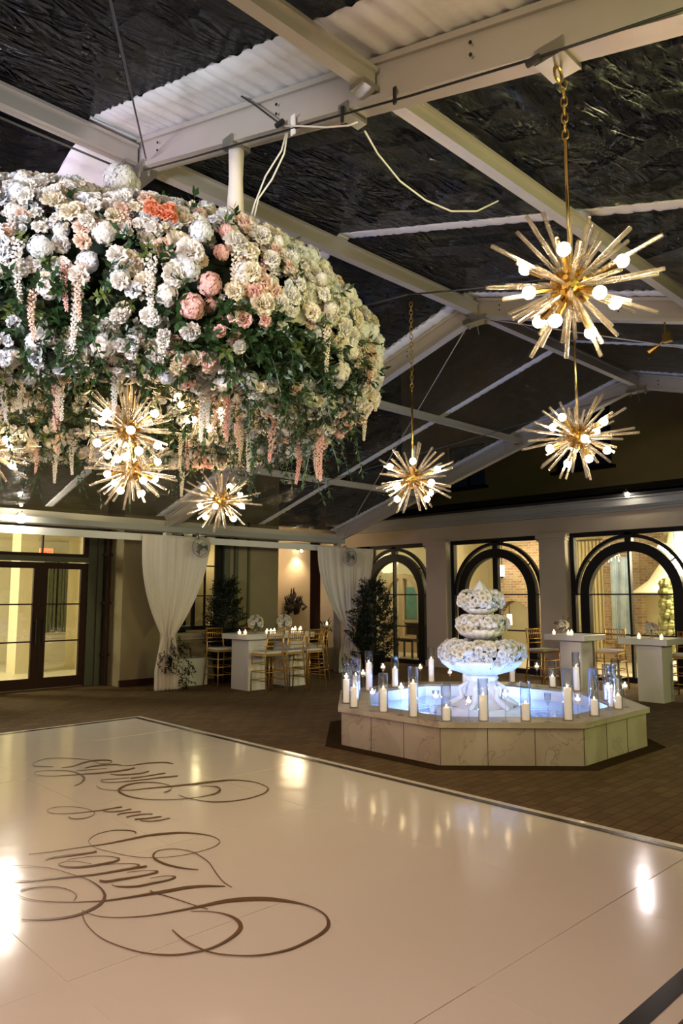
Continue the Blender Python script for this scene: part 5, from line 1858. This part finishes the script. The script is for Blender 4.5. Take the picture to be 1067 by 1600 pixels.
# ------------------------------------------------------------------ drapes
def drape(name, lab, xc, y, wtop, wtie, wbot, ztop, ztie, xt=0.0, xb=0.0, seed=0):
    g = MB()
    nx, nz = 90, 60
    vs = []
    for j in range(nz + 1):
        z = ztop * (1 - j / nz)
        if z > ztie:
            t_ = (ztop - z) / (ztop - ztie)
            e = t_ ** 2.1
            wd = wtop + (wtie - wtop) * e
            c = xc + xt * t_ ** 1.5
            am = 0.006 + 0.034 * t_ ** 1.5
        else:
            t_ = (ztie - z) / ztie
            wd = wtie + (wbot - wtie) * min(1, t_ * 1.6) ** .8
            c = xc + xt + (xb - xt) * t_
            am = 0.045 - 0.01 * t_
        for i in range(nx + 1):
            u = i / nx - .5
            ph = u * 2 * PI * 5.5 + seed
            vs.append((c + u * wd + 0.01 * math.sin(ph * 1.3), y + am * (math.sin(ph + 1.2 * math.sin(u * 11 + seed)) + .35 * math.sin(ph * 2.7 + 1)) + 0.02 * math.cos(u * 7 + z * 2) - (0.05 if z < ztie else 0) * math.cos(u * PI), max(z, 0.004)))
    fs = []
    for j in range(nz):
        for i in range(nx):
            a = j * (nx + 1) + i
            fs.append((a, a + 1, a + nx + 2, a + nx + 1))
    g.add(vs, fs)
    o = g.obj(name, M['drape'], smooth=True)
    s2 = o.modifiers.new('s', 'SOLIDIFY'); s2.thickness = 0.004
    return tag(o, lab, 'drape', 'white drapes on the tent legs')
YDR = 11.68
xl, xr = pl(222, 840, 1, YDR).x, pl(328, 845, 1, YDR).x
xg = pl(263, 985, 1, YDR).x
drape('gathered_drape', 'white gathered drape on the tent leg left of the long table', (xl + xr) / 2, YDR, xr - xl, 0.24, 0.52, 2.72, 0.93, xg - (xl + xr) / 2, xg - (xl + xr) / 2 + .0, 0)
xl2, xr2 = pl(496, 845, 1, YDR).x, pl(583, 850, 1, YDR).x
xg2 = pl(545, 985, 1, YDR).x
drape('gathered_drape', 'white gathered drape on the far tent leg behind the potted ficus', (xl2 + xr2) / 2, YDR, xr2 - xl2, 0.26, 0.7, 2.72, 0.93, xg2 - (xl2 + xr2) / 2, xg2 - (xl2 + xr2) / 2, 2)
# leafy ties
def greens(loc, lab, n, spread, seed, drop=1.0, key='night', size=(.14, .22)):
    rd2 = random.Random(seed)
    lm = Merge()
    for k in range(n):
        t_ = rd2.random()
        x = rd2.gauss(0, spread * .5) + spread * .5 * math.sin(t_ * 6)
        z = -drop * t_
        lm.put(FM[key], place(Vector((x, -0.08 + rd2.uniform(-.04, .03), z)), Vector((rd2.uniform(-.6, .6), -.5, -.6)), rd2.uniform(*size), rd2, .4))
    o = lm.obj('leaf_garland', smooth=False)
    o.location = loc
    return tag(o, lab, 'garland', None, 'stuff')
greens((xg - .03, YDR - .08, 0.97), 'dark leafy garland tied round the first drape', 30, .22, 3, .6)
greens((xg + .33, YDR - .0, 0.55), 'leafy trail hanging down beside the white weight box', 12, .06, 4, .42)
greens((xg2 - .0, YDR - .08, 0.97), 'dark leafy garland tied round the second drape', 30, .25, 5, .8)
# weight boxes
def wbox(loc, s, h, lab, knob=True):
    t = thing('weight_box', lab, 'box', loc, 0, 'covered weight boxes')
    o = MB().box(0, 0, 0, s, s, h).obj('cover', M['white_box'], t)
    bv = o.modifiers.new('b', 'BEVEL'); bv.width = 0.012; bv.segments = 2
    if knob:
        MB().box(.12, -.02, .2, .16, 0.0, .27).tube([(.14, -.015, .27), (.12, -.02, .3)], .004, 5).obj('strap_tag', M['black'], t)
    return t
wbox((7.34, 11.84, 0), 0.56, 0.50, 'white covered weight box beside the first drape')
wbox((11.5, 12.0, 0), 0.58, 0.48, 'white covered weight box at the foot of the second drape', False)
# fans
def fan(p, lab):
    t = thing('wall_fan', lab, 'fan', tuple(p), 0, 'caged fans under the eave')
    g = MB()
    Rf = 0.19
    for k in range(36):
        a = k * 2 * PI / 36
        g.tube([(0.03 * math.cos(a), -.10, 0.03 * math.sin(a)), (Rf * .7 * math.cos(a), -.10, Rf * .7 * math.sin(a)), (Rf * math.cos(a), -.05, Rf * math.sin(a)), (Rf * .8 * math.cos(a), .05, Rf * .8 * math.sin(a))], 0.0022, 4)
    for (r, y) in ((Rf, -.05), (Rf * .7, -.10), (Rf * .4, -.102), (Rf * .85, .02)):
        g.tube([(r * math.cos(a), y, r * math.sin(a)) for a in [q_ * 2 * PI / 28 for q_ in range(29)]], 0.004, 5, cap=False)
    g.obj('cage', M['fan_wire'], t)
    MB().lathe([(0.001, -.03), (0.045, -.03), (0.045, .03), (0.001, .03)], n=14).obj('motor', M['fan_wire'], t).rotation_euler = (PI / 2, 0, 0)
    b = MB()
    for k in range(3):
        a = k * 2 * PI / 3
        pts = []
        for (rr, w0, w1) in ((.03, -.3, .3), (.15, -.45, .35)):
            for (ww, yy) in ((w0, -.055), (w1, -.02)):
                pts.append((rr * math.cos(a + ww), yy, rr * math.sin(a + ww)))
        b.add(pts + [(x_, y_ + .003, z_) for x_, y_, z_ in pts], [(0, 1, 3, 2), (4, 6, 7, 5), (0, 2, 6, 4), (1, 5, 7, 3), (2, 3, 7, 6), (0, 4, 5, 1)])
    b.obj('fan_blade', M['fan_wire'], t)
    MB().tube([(0, .03, .0), (0, .05, .16), (0, .10, .26), (0, .18, 2.72 - p[2])], 0.014, 6).obj('mount', M['fan_wire'], t)
fan(pl(313, 855, 1, YDR - .28), 'round caged fan hanging in front of the first drape')
fan(pl(545, 871, 1, YDR - .28), 'round caged fan hanging in front of the second drape')

# flood lamps that show in the picture
def floodlamp(p, lab, tgt, pw, colr, r=0.05, back=(0, .2)):
    t = thing('floodlight', lab, 'lamp', tuple(p), 0, 'small bright floodlights')
    MB().sphere((0, 0, 0), r, 14, 8).obj('lens', M['flood'], t, True)
    MB().tube([(0.0, 0, r * .5), (0.02, 0.03, .12)], 0.01, 6).box(-.04, -.0, r * .9, .05, .06, r * .9 + .03).tube([(0, 0, r * .9 + .015), (back[0], back[1], r * .9 + .015)], .012, 6).obj('housing', M['alu_cast'], t)
    d = (Vector(tgt) - Vector(p)).normalized()
    spot(tuple(Vector(p) + d * (r + .03)), tgt, pw, colr, 110, .9, .05)
floodlamp(pl(33, 810, 1, 11.55), 'bright white floodlight on the left eave gutter over the double door', (4, 5, 0), 130, (1.0, .93, .80), 0.075)
floodlamp(pl(33, 789, 1, 11.70), 'tiny lamp just above the floodlight on the left eave', (4, 6, 5), 5, (1.0, .93, .80), 0.022)
floodlamp(pl(980, 773, 0, 13.35), 'bright floodlight on the arcade cornice at right', (9, 5, 0), 30, (1.0, .86, .86), 0.04, (.3, 0))

floodlamp(pl(471, 861, 1, 15.0), 'tiny wall lamp shining down the pale far wall above the sculpture', (pl(471, 861, 1, 15.0).x, 15.3, 0.5), 40, (1.0, .80, .52), 0.03, (0, .22))
# ------------------------------------------------------------------ potted ficus trees
def ficus(loc, h, r, lab, seed, pot=.24):
    t = thing('potted_ficus', lab, 'potted tree', loc, 0, 'potted ficus trees')
    o = MB().lathe([(0.001, 0), (pot * .75, 0), (pot, .42), (pot * 1.06, .42), (pot * 1.06, .46), (pot * .92, .46), (pot * .9, .40), (0.001, .39)], n=28).obj('planter', M['planter'], t, True)
    tk = MB()
    rd2 = random.Random(seed)
    for k in range(3):
        tk.tube([(0.03 * math.cos(k * 2), 0.03 * math.sin(k * 2), .38), (0.03 * math.sin(k), 0.04 * math.cos(k), .8), (0.1 * math.cos(k * 2.2), 0.1 * math.sin(k * 2.2), h * .8)], 0.016, 6, r2=.006)
    tk.obj('trunk', M['bark'], t, True)
    lm = Merge()
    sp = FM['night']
    for k in range(520):
        z = rd2.uniform(.45, h)
        u = (z - .45) / (h - .45)
        rr = r * (0.75 + .5 * math.sin(PI * u)) * (1 - u ** 3 * .75) * rd2.uniform(.15, 1) ** .5
        a = rd2.uniform(0, 2 * PI)
        lm.put(sp, place(Vector((rr * math.cos(a), rr * math.sin(a), z - .08)), Vector((math.cos(a) * .8, math.sin(a) * .8, .5)), rd2.uniform(.13, .22), rd2, .5))
    o = lm.obj('foliage', t, smooth=False)
    o['kind'] = 'stuff'
    return t
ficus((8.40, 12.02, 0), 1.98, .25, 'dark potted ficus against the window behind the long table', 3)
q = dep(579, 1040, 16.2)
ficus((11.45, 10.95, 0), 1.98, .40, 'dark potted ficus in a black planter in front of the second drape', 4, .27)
# palm-like plant behind the second drape
rd2 = random.Random(8)
pmn = thing('potted_palm', 'spiky green potted palm left of the second drape', 'potted plant', (11.75, 12.75, 0))
MB().lathe([(0.001, 0), (.15, 0), (.2, .4), (.18, .4), (0.001, .36)], n=20).obj('planter', M['planter'], pmn, True)
MB().tube([(0, 0, .34), (0, 0, .85)], .04, 8).obj('trunk', M['bark'], pmn)
g = MB()
for k in range(46):
    a = rd2.uniform(0, 2 * PI)
    e = rd2.uniform(.1, 1.2)
    L = rd2.uniform(.35, .55)
    d = Vector((math.cos(a) * math.cos(e), math.sin(a) * math.cos(e), math.sin(e)))
    sd = d.cross(Vector((0, 0, 1))).normalized() * .018
    p0 = Vector((0, 0, .85))
    p1 = p0 + d * L * .55
    p2 = p0 + d * L - Vector((0, 0, .12))
    g.add([p0, p1 - sd, p1 + sd, p2], [(0, 1, 2), (1, 3, 2)])
g.obj('fronds', M['leaf'], pmn)
# bronze wall sculpture
sp_ = thing('wall_sculpture', 'dark bronze sculpture of tangled branches on the pale far wall', 'sculpture', tuple(pl(455, 935, 1, 15.1)))
g = MB()
rd2 = random.Random(15)
for k in range(26):
    x = rd2.uniform(-.2, .22)
    pts = [Vector((x, rd2.uniform(-.1, .0), -.28 + rd2.uniform(-.05, .1)))]
    top = .05 + .32 * max(0, math.cos(x * 22)) * rd2.random()
    for q_ in range(5):
        pts.append(Vector((x + rd2.uniform(-.08, .08) * (1 - q_ / 5), rd2.uniform(-.12, 0), -.22 + (top + .22) * (q_ + 1) / 5)))
    g.tube(pts, .032, 6, r2=.008)
g.obj('branches', M['bronze'], sp_, True)
sp_.scale = (1.5, 1.0, 1.35)

print('objects', len(bpy.data.objects))
